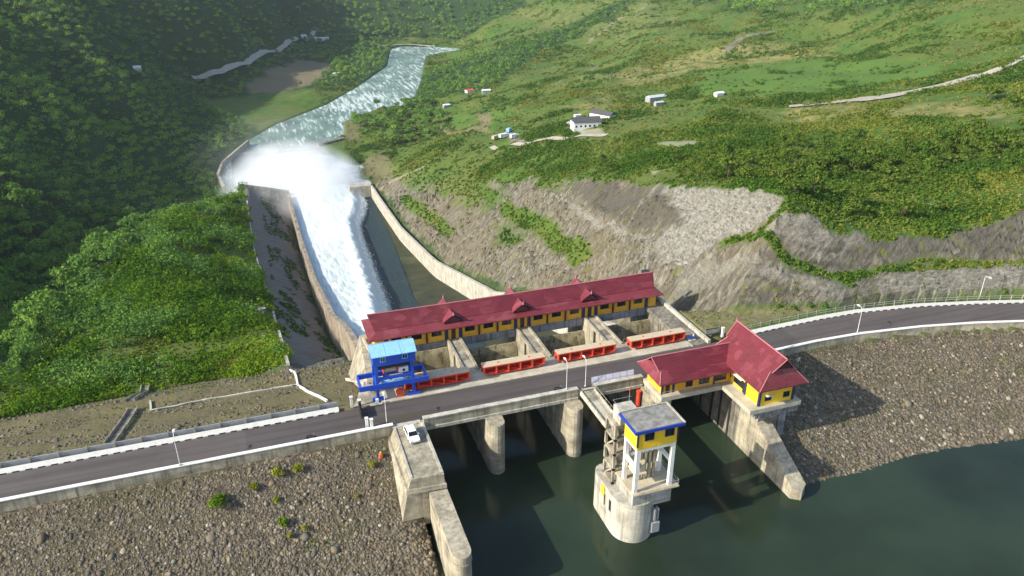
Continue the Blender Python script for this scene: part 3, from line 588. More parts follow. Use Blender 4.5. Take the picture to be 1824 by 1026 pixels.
mb.add([(13.2, 121, -.13), (16.5, 121, -.13), (16.5, 139, -.13), (14.6, 139, -.13), (8.4, 121, -11), (16.5, 121, -14), (16.5, 142, -19), (9.0, 142, -18)], [(0,1,2,3), (4,7,6,5), (0,4,5,1), (1,5,6,2), (2,6,7,3), (3,7,4,0)])
mb.add([(9.5, 113.5, -.3), (13.4, 113.5, -.16), (13.4, 121, -.16), (12.6, 121, -.3), (7.5, 113.2, -4), (13.4, 113.2, -6), (13.4, 122, -9), (8.0, 122, -9)], [(0,1,2,3), (4,7,6,5), (0,4,5,1), (1,5,6,2), (2,6,7,3), (3,7,4,0)])
la = mb.build('left_abutment', m_conc, SP)
mb = MB(SB); mb.bar((13.2, 120, .0), (10.6, 134, -6.8), .5, .5); mb.bar((16.3, 120, .25), (14.9, 137, .2), .4, .6); mb.build('edge_kerb', m_concw, la)
mb = MB(SB); mb.prism(nosed(17.55, 20.3, 76.4, 91.0, 12), -26, -2.7); mb.prism(nosed(17.45, 20.4, 76.3, 91.0, 12), -4.2, -3.95); mb.build('tip_wall', m_conc, SP)
# right abutment: deck platform, channel wall and the wing wall stepping down
mb = MB(SB); mb.box(76.0, 80.2, 96, 139, -26, -.12); mb.box(63.3, 76.0, 117.6, 118.6, -24, -.13); mb.box(75.4, 80.2, 112.9, 139.5, -.9, -.02)
ra = mb.build('right_abutment', m_concd, SP)
mb = MB(SB); mb.box(79.3, 79.9, 112.7, 139.2, -.015, .75); mb.build('edge_kerb', m_concw, ra)
mb = MB(SB); mb.box(76.4, 77.9, 122.3, 123.8, -.019, .12); mb.build('hatch', m_concd, ra)
for y in (98.5, 101.5, 104.2, 108, 111): 
    mb = MB(SB); mb.box(75.86, 76.02, y, y+.45, -22, -.9); mb.build('slot_shade_strip', m_dark, ra)  # strips on the wall face, slot shade put into their dark colour
mb = MB(SB); mb.prism([(76.0, 96), (78.8, 96), (78.8, 80), (77.4, 79), (76.0, 80)], -26, [-1.0, -1.0, -9.2, -9.6, -9.2]); mb.prism([(76.2, 97), (82.6, 97), (82.0, 91.5), (76.2, 91.0)], -22, [-2.6]*4); mb.build('wing_wall', m_conc, SP)
# bay floors, gates
for i, (x0, x1) in enumerate(((19.9, PC[0]-HW), (PC[0]+HW, PC[1]-HW), (PC[1]+HW, PC[2]-HW), (PC[2]+HW, 76.0))):
    mb = MB(SB); prof = []
    for a in np.linspace(math.radians(212), math.radians(152), 12): prof.append((139.2+10*math.cos(a), -7.5+10*math.sin(a)+(1.5 if i == 0 else 0)))
    back = [(y+.35, z) for y, z in reversed(prof)]
    mb.extrude(prof+back, 'x', x0+.12, x1-.12); gt = mb.build('radial_gate', m_gate, SP)
    for xx in (x0+2.5, x1-2.5):
        mb = MB(SB); mb.bar((xx, 129.2, -9.5), (xx, 138.4, -7.5), .5); mb.bar((xx, 130.4, -3.4), (xx, 138.4, -7.5), .45); mb.build('gate_arm', m_grey, gt)
    mb = MB(SB); mb.extrude([(113, -26), (113, -17), (118, -13), (123, -12), (130, -13.2), (142, -19), (142, -26)], 'x', x0, x1); mb.build('weir_sill', m_concd, SP)
    mb = MB(SB); mb.box(x0, x1, 117.0, 118.7, -.75, -.11); mb.build('gallery_beam', m_conc, SP)
    mb = MB(SB); mb.tube([(x0+.3, 118.55, .85), (x1-.3, 118.55, .85)], .03, 5)
    for xx in np.linspace(x0+.3, x1-.3, 8): mb.tube([(xx, 118.55, -.11), (xx, 118.55, .85)], .025, 5)
    mb.build('gallery_railing', m_grey, SP)
# chute
CY = np.concatenate([np.arange(139, 300, 8), np.arange(300, 546, 12.)]); zf = zw(CY)-9
g = G('chute_concrete'); p = g.pos(); n = g.noise(p, .12, 6, .65); n2 = g.noise(g.scale(p, (.8, .03, .05)), 1, 5, .65); q = g.noise(p, .03, 3, .5)
c = g.mix(g.ramp(n, [(.38, 0), (.62, 1)]), (.034, .040, .018), (.058, .060, .028)); c = g.mix(g.ramp(n2, [(.52, 0), (.68, .8)]), c, (.018, .022, .014)); c = g.mix(g.ramp(q, [(.58, 0), (.72, .55)]), c, (.11, .11, .05)); g.bump(n, .2, .1); m_chute = g.fin(c, .75, spec=.15)
mb = MB(SB)
for i in range(len(CY)-1): mb.quad((17.9, CY[i], zf[i]), (75, CY[i], zf[i]), (75, CY[i+1], zf[i+1]), (17.9, CY[i+1], zf[i+1]))
mb.build('chute_floor', m_chute, SP)
g = G('left_chute_masonry'); p = g.pos(); v = g.voro(g.scale(p, (.5, .5, .9)), 1.); sp_ = g.N('ShaderNodeSeparateColor'); g.L(v.outputs['Color'], sp_.inputs[0]); n = g.noise(g.scale(p, (1, .35, .25)), .6, 6, .68)
c = g.ramp(n, [(.33, (.09, .075, .055)), (.47, (.25, .20, .14)), (.66, (.38, .33, .25))]); c = g.mix(g.ramp(sp_.outputs[0], [(.5, 0), (1, .5)]), c, (.12, .10, .07)); g.bump(n, .6, .3); m_mason = g.fin(c, .9)
def chwall(name, x0, x1, zo, m, ye=545.):
    ys = CY[CY <= ye+1]; zt = zw(ys); mb = MB(SB); vs = []; n = len(ys)
    for y, z in zip(ys, zt): vs += [(x0, y, z-14-zo), (x1, y, z-14-zo), (x1, y, z), (x0, y, z)]
    fs = [(0, 1, 2, 3), tuple(4*(n-1)+k for k in (3, 2, 1, 0))]
    for i in range(n-1):
        for k in range(4): fs.append((4*i+k, 4*i+(k+1) % 4, 4*i+4+(k+1) % 4, 4*i+4+k))
    mb.add(vs, fs); return mb.build(name, m, SP)
chwall('chute_wall', 16.3, 18.0, 0, m_mason)
rw = chwall('chute_wall', 75.0, 76.4, 4, m_concw)
mb = MB(SB); mb.prism([(60, 541), (75.0, 541), (76.4, 545), (76.4, 552), (60, 549)], -125, -96.2); mb.build('end_pier', m_concw, SP)
mb = MB(SB); mb.prism([(16.3, 545), (18, 545), (18, 549), (-13, 552), (-13, 550)], -125, [-96.2, -96.2, -96.2, -89, -89]); mb.build('retaining_wall', m_concd, SP)
bw = [atz(x, y, -108)[:2] for x, y in ((400, 335), (388, 312), (396, 290), (442, 251))]
mb = MB(SB)
for a, b in zip(bw[:-1], bw[1:]): mb.bar((a[0], a[1], -110), (b[0], b[1], -110), 2.0, 6.0)
mb.build('basin_wall', m_conc, SP)
a, b = atz(463, 262, RIVZ+.3), atz(566, 262, RIVZ+.3); mb = MB(SB); mb.bar((a[0], a[1], RIVZ-.8), (b[0], b[1], RIVZ-.8), 3., 2.4); mb.bar((b[0], b[1], RIVZ), (b[0]+26, b[1]+16, RIVZ), 5., 7.); mb.build('end_sill', m_concd, SP)
# ------------------------------------------------------------------ road bridge over the bays
BR = thing('road_bridge', 'concrete road bridge with pale parapets crossing the four spillway bays', 'bridge', (47, 109, 0)); BB = (47., 109., 0.)
mb = MB(BB); mb.box(15.0, 76.0, 105.35, 117.0, -1.4, -.004)
for y in (106.2, 108.4, 110.6, 112.8, 115): mb.box(20.0, 75.9, y, y+.6, -2.3, -1.4)
mb.build('deck', m_conct, BR)
for x0, x1, lab in ((20.05, 48.0, 0), (51.4, 60.8, 0)):
    mb = MB(BB); mb.box(x0, x1, 104.95, 105.35, -1.45, .62); pa = mb.build('parapet', m_conc, BR)
    mb = MB(BB); mb.box(x0-.05, x1+.05, 104.85, 105.8, .622, .78); mb.build('coping', m_concw, pa)
    mb = MB(BB); mb.box(x0, x1, 104.75, 104.95, -1.5, -.95); mb.build('ledge', m_concw, pa)
mb = MB(BB); mb.box(14.5, 75.3, 112.65, 114.0, -.2, .19); mb.build('walkway_strip', m_conct, BR)
mb = MB(BB); mb.box(14.8, 19.6, 105.0, 105.9, .005, .12); mb.build('threshold', m_concw, BR)
# ------------------------------------------------------------------ hoist house above the gates
def hoist():
    T = thing('hoist_house', 'long ochre hoist house with maroon roof standing across the gate piers', 'building', (47, 134.7, 0)); B = (47., 134.7, 0.)
    x0, x1, yf, yb = 16.4, 77.6, 131.2, 138.2
    mb = MB(B); mb.box(x0-.3, x1+.3, yf-.25, yb+.2, -1.75, -.05); mb.build('base_beam', m_grey2, T)
    mb = MB(B); mb.box(x0, x1, yf, yb, -.05, 3.35); wl = mb.build('wall', m_orange, T)
    doors = [PC[0]-1.3, PC[1]-1.3, PC[2]-1.3]
    edges = [18.7]+sum([[c-1.45, c+1.45] for c in PC], [])+[75.3]
    for e in edges:
        mb = MB(B); mb.box(e-.36, e+.36, yf-.16, yf+.05, -.4, 3.2); mb.build('pilaster', m_navy, T)
    for k in range(0, 8, 2):
        a, b = edges[k], edges[k+1]
        for j in range(1, 3):
            e = a+(b-a)*j/3; mb = MB(B); mb.box(e-.17, e+.17, yf-.13, yf+.05, -.1, 3.2); mb.build('pilaster', m_maroon, T)
        for j in range(3):
            c = a+(b-a)*(j+.5)/3; wd = (b-a)/3
            mb = MB(B)
            for q in ((c-wd*.42, c+wd*.42, .28, .42), (c-wd*.42, c+wd*.42, 2.75, 2.88)): mb.box(q[0], q[1], yf-.06, yf+.02, q[2], q[3])
            for q in (c-wd*.42, c+wd*.42-.12): mb.box(q, q+.12, yf-.06, yf+.02, .42, 2.75)
            mb.box(c-1.12, c+1.12, yf-.10, yf+.02, 2.34, 2.48); mb.box(c-1.12, c+1.12, yf-.10, yf+.02, 1.08, 1.2); mb.box(c-1.12, c-1.02, yf-.1, yf+.02, 1.2, 2.34); mb.box(c+1.02, c+1.12, yf-.1, yf+.02, 1.2, 2.34)
            f = mb.build('window', m_yframe, T)
            mb = MB(B); mb.box(c-1.02, c+1.02, yf-.05, yf+.03, 1.2, 2.34); mb.build('pane', m_glass, f)
            mb = MB(B); mb.box(c-.03, c+.03, yf-.075, yf, 1.2, 2.34); mb.build('mullion', m_navy, f)
    for c in PC+[17.3, 76.5]:
        w_ = .46 if c in PC else .3
        mb = MB(B); mb.box(c-w_-.14, c-w_, yf-.08, yf+.02, -.05, 2.35); mb.box(c+w_, c+w_+.14, yf-.08, yf+.02, -.05, 2.35); mb.box(c-w_-.14, c+w_+.14, yf-.08, yf+.02, 2.35, 2.5)
        f = mb.build('door_frame', m_yframe, T)
        mb = MB(B); mb.box(c-w_, c+w_, yf-.04, yf+.03, -.04, 2.35); mb.build('door', m_doorb if c in PC else m_orange, f)
    # roof: lower skirt all round, steeper upper gable roof above it
    ex0, ex1, ey0, ey1, ez = 15.2, 78.7, 129.9, 139.5, 3.05
    bx0, bx1, by0, by1, bz = 17.2, 76.9, 132.0, 137.4, 4.05
    rx0, rx1, ry, rz = 15.9, 78.4, 134.7, 6.35
    mb = MB(B); e = [(ex0, ey0, ez), (ex1, ey0, ez), (ex1, ey1, ez), (ex0, ey1, ez)]; b = [(bx0, by0, bz), (bx1, by0, bz), (bx1, by1, bz), (bx0, by1, bz)]
    lo = [(x, y, z-.18) for x, y, z in e]
    mb.add(e+b+lo, [(0,1,5,4), (1,2,6,5), (2,3,7,6), (3,0,4,7), (8,9,1,0), (9,10,2,1), (10,11,3,2), (11,8,0,3), (11,10,9,8)]); sk = mb.build('roof_skirt', m_skirt, T)
    mb = MB(B); n = 14; xs = np.linspace(0, 1, n); vs = []
    for t in xs:
        sag = -.16*math.sin(math.pi*t); xa = rx0+(rx1-rx0)*t; xb = bx0-.5+(bx1-bx0+1.)*t
        vs += [(xb, by0-.15, bz+.02), (xa, ry, rz+sag), (xb, by1+.15, bz+.02), (xb, by0-.15, bz-.14), (xb, by1+.15, bz-.14), (xa, ry, rz+sag-.2)]
    fs = []
    for i in range(n-1):
        a = 6*i; c = a+6; fs += [(a, c, c+1, a+1), (a+1, c+1, c+2, a+2), (a+3, a+5, c+5, c+3), (a+5, a+4, c+4, c+5), (a, a+3, c+3, c), (a+2, c+2, c+4, a+4)]
    fs += [(0, 1, 5, 3), (1, 2, 4, 5)]; q = 6*(n-1); fs += [(q, q+3, q+5, q+1), (q+1, q+5, q+4, q+2)]
    mb.add(vs, fs); rf = mb.build('roof', m_roof, T)
    mb = MB(B); mb.tube([(rx0+(rx1-rx0)*t, ry, rz+.05-.16*math.sin(math.pi*t)) for t in xs], .14, 6); mb.build('ridge_cap', m_ridge, rf)
    for xx in (17.3, 76.8):
        mb = MB(B); mb.prism([(xx-.1, by0+.3), (xx+.1, by0+.3), (xx+.1, by1-.3), (xx-.1, by1-.3)], 3.6, 4.05)
        s = .1; mb.add([(xx-s, by0+.3, 4.05), (xx-s, by1-.3, 4.05), (xx-s, ry, 6.0), (xx+s, by0+.3, 4.05), (xx+s, by1-.3, 4.05), (xx+s, ry, 6.0)], [(0,1,2), (3,5,4), (0,2,5,3), (1,4,5,2), (0,3,4,1)]); mb.build('gable', m_dark, rf)
    for c in PC:
        for sy, yy0, yy1 in ((1, 130.9, 133.9), (-1, 138.5, 135.5)):
            mb = MB(B); h = 1.55; zb = 4.0
            mb.add([(c-2.2, yy0, zb-.05), (c+2.2, yy0, zb-.05), (c, yy0-.25*sy, zb+h+.1), (c-1.3, yy1, zb+.75), (c+1.3, yy1, zb+.75), (c, yy1, zb+h+.05)], [(0, 2, 5, 3), (1, 4, 5, 2)])
            mb.add([(c-2.2, yy0, zb-.18), (c+2.2, yy0, zb-.18), (c, yy0-.25*sy, zb+h-.05), (c-1.3, yy1, zb+.6), (c+1.3, yy1, zb+.6), (c, yy1, zb+h-.1)], [(0, 3, 5, 2), (1, 2, 5, 4)])
            dm = mb.build('dormer', m_skirt, rf)
            mb = MB(B); mb.add([(c-1.75, yy0+.05*sy, zb-.02), (c+1.75, yy0+.05*sy, zb-.02), (c, yy0-.05*sy, zb+1.3)], [(0, 1, 2)]); mb.build('dormer_gable', m_maroond, dm)
            mb = MB(B); mb.tube([(c, yy0-.3*sy, zb+h), (c, yy0-.3*sy, zb+h+.3), (c, yy0-.3*sy, zb+h+.8)], [.22, .16, .02], 6); mb.build('finial', m_ridge, dm)
    mb = MB(B); mb.box(77.7, 79.2, 137.2, 138.6, 4.2, 5.3); mb.build('wall_box', m_black, T)
m_grey2 = concrete('grey_beam_concrete', (.30, .30, .31), (.19, .19, .20), streak=.7)
m_maroon = paint('dark_maroon_paint', (.07, .012, .018), .6, .2); m_maroond = paint('maroon_gable_board', (.10, .02, .028), .7, .2)  # second one: dark maroon boards of the gables
m_doorb = paint('dark_brown_door', (.022, .014, .012), .5, .1)
hoist()
# ------------------------------------------------------------------ crest control building
def window(B, T, x0, x1, z0, z1, y, axis='y', hood=False, frame=m_navy):
    "window in a wall facing -y (axis y) or -x (axis x)"
    def bx(mb, a0, a1, d0, d1, c0, c1): mb.box(a0, a1, y+d0, y+d1, c0, c1) if axis == 'y' else mb.box(y+d0, y+d1, a0, a1, c0, c1)
    mb = MB(B); bx(mb, x0-.09, x1+.09, -.08, .03, z1, z1+.09); bx(mb, x0-.09, x1+.09, -.08, .03, z0-.09, z0); bx(mb, x0-.09, x0, -.08, .03, z0, z1); bx(mb, x1, x1+.09, -.08, .03, z0, z1)
    bx(mb, (x0+x1)/2-.03, (x0+x1)/2+.03, -.07, .03, z0, z1); f = mb.build('window', frame, T)
    mb = MB(B); bx(mb, x0, x1, -.04, .04, z0, z1); mb.build('pane', m_glass, f)
    if hood: mb = MB(B); bx(mb, x0-.15, x1+.15, -.6, .02, z1+.1, z1+.2); mb.build('hood', m_whitem, f)
    return f
def dutch(B, T, name, x0, x1, y0, y1, ez, rz, along, gz_, over=.5, inset=.9, mats=None):
    "hipped roof whose ends are cut by small gables; along = axis of the ridge"
    sw = along == 'y'
    if sw: x0, x1, y0, y1 = y0, y1, x0, x1
    c = (y0+y1)/2; k = (gz_-ez)/(rz-ez); hw = (y1-y0)/2
    gx0, gx1 = x0+inset*k*2, x1-inset*k*2; gy0, gy1 = y0+hw*k, y1-hw*k
    P_ = [(x0, y0, ez), (x1, y0, ez), (x1, y1, ez), (x0, y1, ez), (gx0, gy0, gz_), (gx1, gy0, gz_), (gx1, gy1, gz_), (gx0, gy1, gz_), (gx0-over, c, rz), (gx1+over, c, rz), (gx0-over*.5, gy0, gz_), (gx1+over*.5, gy0, gz_), (gx1+over*.5, gy1, gz_), (gx0-over*.5, gy1, gz_)]
    P_ += [(a, b, d-.2) for a, b, d in P_[:4]]
    fl = (lambda q: (q[1], q[0], q[2])) if sw else (lambda q: q)
    main = [(0, 1, 5, 4), (2, 3, 7, 6)]; up = [(10, 11, 9, 8), (12, 13, 8, 9)]
    mb = MB(B); mb.add([fl(q) for q in P_], main+up+[(14, 15, 16, 17), (0, 14, 15, 1), (1, 15, 16, 2), (2, 16, 17, 3), (3, 17, 14, 0), (1, 2, 6, 5), (3, 0, 4, 7)]); mb.mi = [0, 0, 0, 0]+[1]*7
    rf = mb.build(name, mats, T)
    mb = MB(B); mb.add([fl(q) for q in ((gx0+.05, gy0+.1, gz_), (gx0+.05, gy1-.1, gz_), (gx0+.05, c, rz-.25), (gx1-.05, gy0+.1, gz_), (gx1-.05, gy1-.1, gz_), (gx1-.05, c, rz-.25))], [(0, 1, 2), (3, 5, 4)]); mb.build('gable', m_maroond, rf)
    mb = MB(B); mb.tube([fl((gx0-over, c, rz+.06)), fl((gx1+over, c, rz+.06))], .13, 6)
    for a, b in ((0, 4), (1, 5), (2, 6), (3, 7)): mb.tube([fl(P_[a]), fl(P_[b])], .09, 5)
    for a, b in ((10, 8), (11, 9), (12, 9), (13, 8)): mb.tube([fl(P_[a]), fl(P_[b])], .08, 5)
    mb.build('ridge_cap', m_ridge, rf); return rf
def control():
    T = thing('control_house', 'ochre control house with tall maroon gabled roof on a slab over the right bank', 'building', (78.5, 97, 0)); B = (78.5, 97., 0.)
    # floor slabs and supports
    mb = MB(B); mb.box(73.2, 83.5, 89.6, 105.2, -.55, .3); mb.build('floor_slab', m_conct, T)
    mb = MB(B); mb.box(74.6, 83.3, 89.9, 91.0, -1.9, -.55); mb.box(76.2, 83.3, 91.0, 104, -1.6, -.55)
    for x in (75.2, 77.6, 80.4): mb.box(x, x+.3, 89.75, 90.0, -1.8, -.5)
    mb.box(80.6, 82.0, 91, 92.4, -9, -1.6); mb.build('support_beam', m_grey2, T)
    mb = MB(B); mb.box(60.95, 73.2, 98.2, 104.95, -.62, .28); mb.build('wing_slab', m_conct, T)
    mb = MB(B); mb.box(61.2, 75.3, 104.0, 105.3, -1.5, -.62); mb.box(60.9, 63.1, 98.4, 104, -2.0, -.62); mb.build('support_beam', m_conc, T)
    # main body, two storeys
    x0, x1, y0, y1 = 75.35, 82.15, 90.5, 103.2
    mb = MB(B); mb.box(x0, x1, y0, y1, .3, 4.75); mb.build('wall', m_yellow, T)
    for x, y in ((x0, y0), (x1, y0), (x0, 94.4), (x0, y1), (x1, y1)):
        mb = MB(B); mb.box(x-.2, x+.2, y-.2, y+.2, .28, 4.7); mb.build('pilaster', m_navy, T)
    for zz in (1.15, 3.25):
        for xx in (76.6, 80.3): window(B, T, xx, xx+1.1, zz, zz+.95, y0, hood=(zz < 2 and xx < 78))
    window(B, T, 95.4, 97.8, 1.0, 2.5, x0, 'x', hood=True); window(B, T, 99, 100.6, 1.3, 2.4, x0, 'x')
    mb = MB(B); mb.box(x0-.05, x0+.03, 94.75, 95.25, .3, 2.4); mb.build('door', m_doorb, T)
    dutch(B, T, 'roof', 73.9, 83.7, 88.9, 104.4, 4.35, 9.5, 'y', 7.1, over=.9, inset=1.25, mats=[m_roof, m_skirt])
    mb = MB(B); mb.tube([(78.8, 104.0, 9.4), (78.8, 104.1, 10.4)], [.16, .03], 6); mb.build('finial', m_ridge, T)
    mb = MB(B); mb.tube([(82.6, 91, 6.6), (82.6, 91, 8.4)], .03, 5); mb.tube([(82.0, 91, 8.0), (83.1, 91, 8.2)], .025, 4); mb.tube([(82.2, 91, 7.6), (83.0, 91, 7.7)], .025, 4); mb.build('antenna', m_grey, T)
    # wing
    a0, a1, b0, b1 = 61.5, 75.3, 99.2, 104.5
    mb = MB(B); mb.box(a0, a1, b0, b1, .28, 3.55); mb.build('wing_wall', m_orange, T)
    for x in (a0, 72.0):
        mb = MB(B); mb.box(x-.15, x+.2, b0-.14, b0+.1, .28, 3.5); mb.build('pilaster', m_navy, T)
    mb = MB(B); mb.box(62.2, 63.0, b0-.05, b0+.03, .28, 2.7); mb.build('door', m_doorb, T)
    mb = MB(B); mb.box(63.5, 64.0, b0-.05, b0+.03, .28, 2.7); mb.build('door', m_navy, T)
    for xx in (66.3, 69.0): window(B, T, xx, xx+(1.2 if xx < 67 else 1.9), .9, 2.6, b0)
    window(B, T, 72.4, 74.4, .9, 2.4, b0, hood=True)
    for yy in (100.2, 102.4): window(B, T, yy, yy+1.1, 1.5, 2.5, a0, 'x')
    dutch(B, T, 'wing_roof', 60.0, 76.6, 97.5, 106.0, 3.35, 6.6, 'x', 4.9, over=.8, inset=1.2, mats=[m_roof, m_skirt])
    mb = MB(B)
    for x in np.arange(61.2, 73, 1.6): mb.tube([(x, 98.4, .28), (x, 98.4, 1.2)], .03, 5)
    mb.tube([(61.2, 98.4, 1.2), (73, 98.4, 1.2)], .03, 5); mb.build('balcony_rail', m_grey, T)
control()
# ------------------------------------------------------------------ intake tower and its footbridge
def tower():
    T = thing('intake_tower', 'white intake tower with small yellow cabin on stilts standing in the water', 'tower', (48.5, 83, -11.5)); B = (48.5, 83., -11.5)
    mb = MB(B); r = 3.4; cx = 47.7; poly = [(cx+r*math.cos(t), 82.7-r*1.05*math.sin(t)) for t in np.linspace(0, math.pi, 18)]+[(44.3, 88.6)]+[(46.0-1.7*math.cos(t), 88.6+1.7*math.sin(t)) for t in np.linspace(0, math.pi, 8)][1:-1]+[(47.7, 88.6), (51.1, 87.5)]
    mb.prism(poly, -27, -4.2); bd = mb.build('shaft', m_concw, T, smooth=True)
    mb = MB(B); mb.box(49.6, 50.9, 79.1, 79.95, -10.2, -8.3); mb.box(49.9, 50.2, 79.2, 79.95, -8.0, -5.9); mb.box(50.5, 50.8, 79.4, 80.1, -8.0, -5.9); mb.build('intake_opening', m_grey, bd)
    for q in ((44.22, 44.6, 82.9, 83.5, -7.6, -5.6), (44.24, 44.5, 85.0, 85.3, -8, -6)): mb = MB(B); mb.box(*q); mb.build('slot', m_dark, bd)
    x0, x1, y0, y1 = 46.1, 52.6, 79.5, 83.6
    mb = MB(B); mb.box(x0, x1, y0, y1+2, -4.9, -2.1); mb.build('head_block', m_concd2, T)
    mb = MB(B); mb.box(x0-.3, x1+1.0, y0-.5, y1+1.8, -2.1, -1.85); mb.build('platform', m_sandc, T)
    mb = MB(B); pts_ = [(x0-.2, y0-.4), (x1+.9, y0-.4), (x1+.9, y1+1.6)]
    for zz in (-1.3, -.85): mb.tube([(a, b, zz) for a, b in pts_], .03, 5)
    for (a, b), (c, d) in zip(pts_[:-1], pts_[1:]):
        for k in range(7): mb.tube([(a+(c-a)*k/6, b+(d-b)*k/6, -1.86), (a+(c-a)*k/6, b+(d-b)*k/6, -.85)], .025, 4)
    mb.build('platform_railing', m_grey, T)
    for x in (x0+.05, x1-.65):
        for y in (y0+.02, y1-.6):
            mb = MB(B); mb.box(x, x+.6, y, y+.55, -1.85, 6.1); mb.build('leg', m_white, T)
    for q in ((x0+.1, x0+.55, y0+.57, y1-.6, 2.3, 2.8), (x1-.6, x1-.15, y0+.57, y1-.6, 2.3, 2.8), (x0+.1, x0+.55, y0+.57, y1-.6, 5.6, 6.09), (x1-.6, x1-.15, y0+.57, y1-.6, 5.6, 6.09), (x0+.65, x1-.65, y1-.55, y1-.1, 2.3, 2.8), (x0+.65, x1-.65, y0+.05, y0+.5, 5.6, 6.09)):
        mb = MB(B); mb.box(*q); mb.build('cross_beam', m_white, T)
    mb = MB(B); mb.box(x0+.7, x0+2.6, y0+1.0, y1-.2, .4, .6); mb.prism([(x0+1.7+1.2*math.cos(t), y0+2.6+1.2*math.sin(t)) for t in np.linspace(0, 2*math.pi, 16)[:-1]], .6, 2.0); mb.build('hoist_drum', m_sandc, T)
    mb = MB(B)
    for k in range(4): mb.box(x0+2.2+k*.75, x0+2.55+k*.75, y0+2.5, y0+2.9, -1.84, 4)
    mb.build('lift_rod', m_conc, T)
    mb = MB(B); mb.box(x0, x1, y0, y1, 6.1, 9.35); cb = mb.build('cabin', m_yellow, T)
    for x in (x0, x1-.0):
        mb = MB(B); mb.box(x-.08, x+.14, y0-.09, y0+.14, 6.6, 9.3); mb.build('pilaster', m_navy, cb)
    for xx in (47.3, 50.6): window(B, T, xx, xx+1.35, 7.6, 8.9, y0)
    window(B, T, 80.9, 82.2, 7.6, 8.8, x1+.04, 'x')
    mb = MB(B); mb.box(45.3, 53.35, 78.8, 84.3, 9.35, 9.8); mb.build('roof_fascia', m_bluef, T)
    mb = MB(B); mb.box(45.55, 53.1, 79.05, 84.05, 9.75, 9.83); mb.build('roof_top', m_rooft, T)
    mb = MB(B); mb.box(45.3, 53.35, 84.1, 84.32, 9.81, 10.0); mb.box(53.13, 53.36, 78.8, 84.1, 9.81, 10.0); mb.build('roof_upstand', m_concw, T)
    # stair block behind the cabin
    S = []
    mb = MB(B)
    for zz in (-4.2, -1.6, 1.2, 3.9, 6.4): mb.box(45.3, 48.6, 85.0, 88.4, zz, zz+.42)
    for x in (45.3, 48.2):
        for y in (85.0, 88.0): mb.box(x, x+.4, y, y+.4, -4.2, 6.4)
    for k, zz in enumerate((-3.7, -1.1, 1.7, 4.4)): mb.bar((45.9, 85.5 if k % 2 else 87.8, zz), (45.9, 87.8 if k % 2 else 85.5, zz+2.3), .7, .25)
    mb.box(46.6, 48.15, 86.4, 87.9, -4.2, 6.8)
    st = mb.build('stair_block', m_conc, T)
    mb = MB(B); mb.box(46.0, 48.9, 84.9, 87.4, 6.83, 9.2); mb.build('stair_head', m_concw, st)
    mb = MB(B); mb.tube([(45.9, 84.8, 9.9), (45.9, 87.5, 9.9), (49, 87.5, 9.9)], .03, 4); mb.build('stair_railing', m_grey, st)
    mb = MB(B); mb.box(44.1, 44.26, 85.2, 86.2, -6.3, -4.6); mb.build('gauge_board', m_yellow, T)
m_concd2 = concrete('tower_head_concrete', (.44, .43, .38), (.30, .29, .26), streak=.5); m_sandc = concrete('sandy_platform', (.55, .47, .33), (.38, .32, .22), streak=.0); m_rooft = concrete('weathered_flat_roof', (.30, .29, .26), (.13, .125, .115), sc=.8, streak=.0)
tower()
T = thing('footbridge', 'straight concrete footbridge running from the road out to the intake tower', 'bridge', (49.8, 97, 0)); B = (49.8, 97., 0.)
mb = MB(B); mb.box(48.35, 51.2, 87.5, 104.8, -.55, -.01); mb.box(48.9, 50.6, 87.7, 104.5, -1.3, -.55); mb.build('deck', m_conct, T)
for x in (48.35, 50.95):
    mb = MB(B); mb.box(x, x+.25, 87.5, 104.7, -.008, .35); pa = mb.build('parapet', m_concw, T)
    mb = MB(B)
    for y in np.arange(88, 104.6, 2): mb.tube([(x+.12, y, .35), (x+.12, y, 1.15)], .035, 5)
    mb.tube([(x+.12, 87.7, 1.15), (x+.12, 104.5, 1.15)], .035, 5); mb.build('handrail', m_conc, pa)
mb = MB(B); mb.box(48.4, 51.15, 101.6, 104.75, -.004, .05); mb.build('landing', m_conc, T)
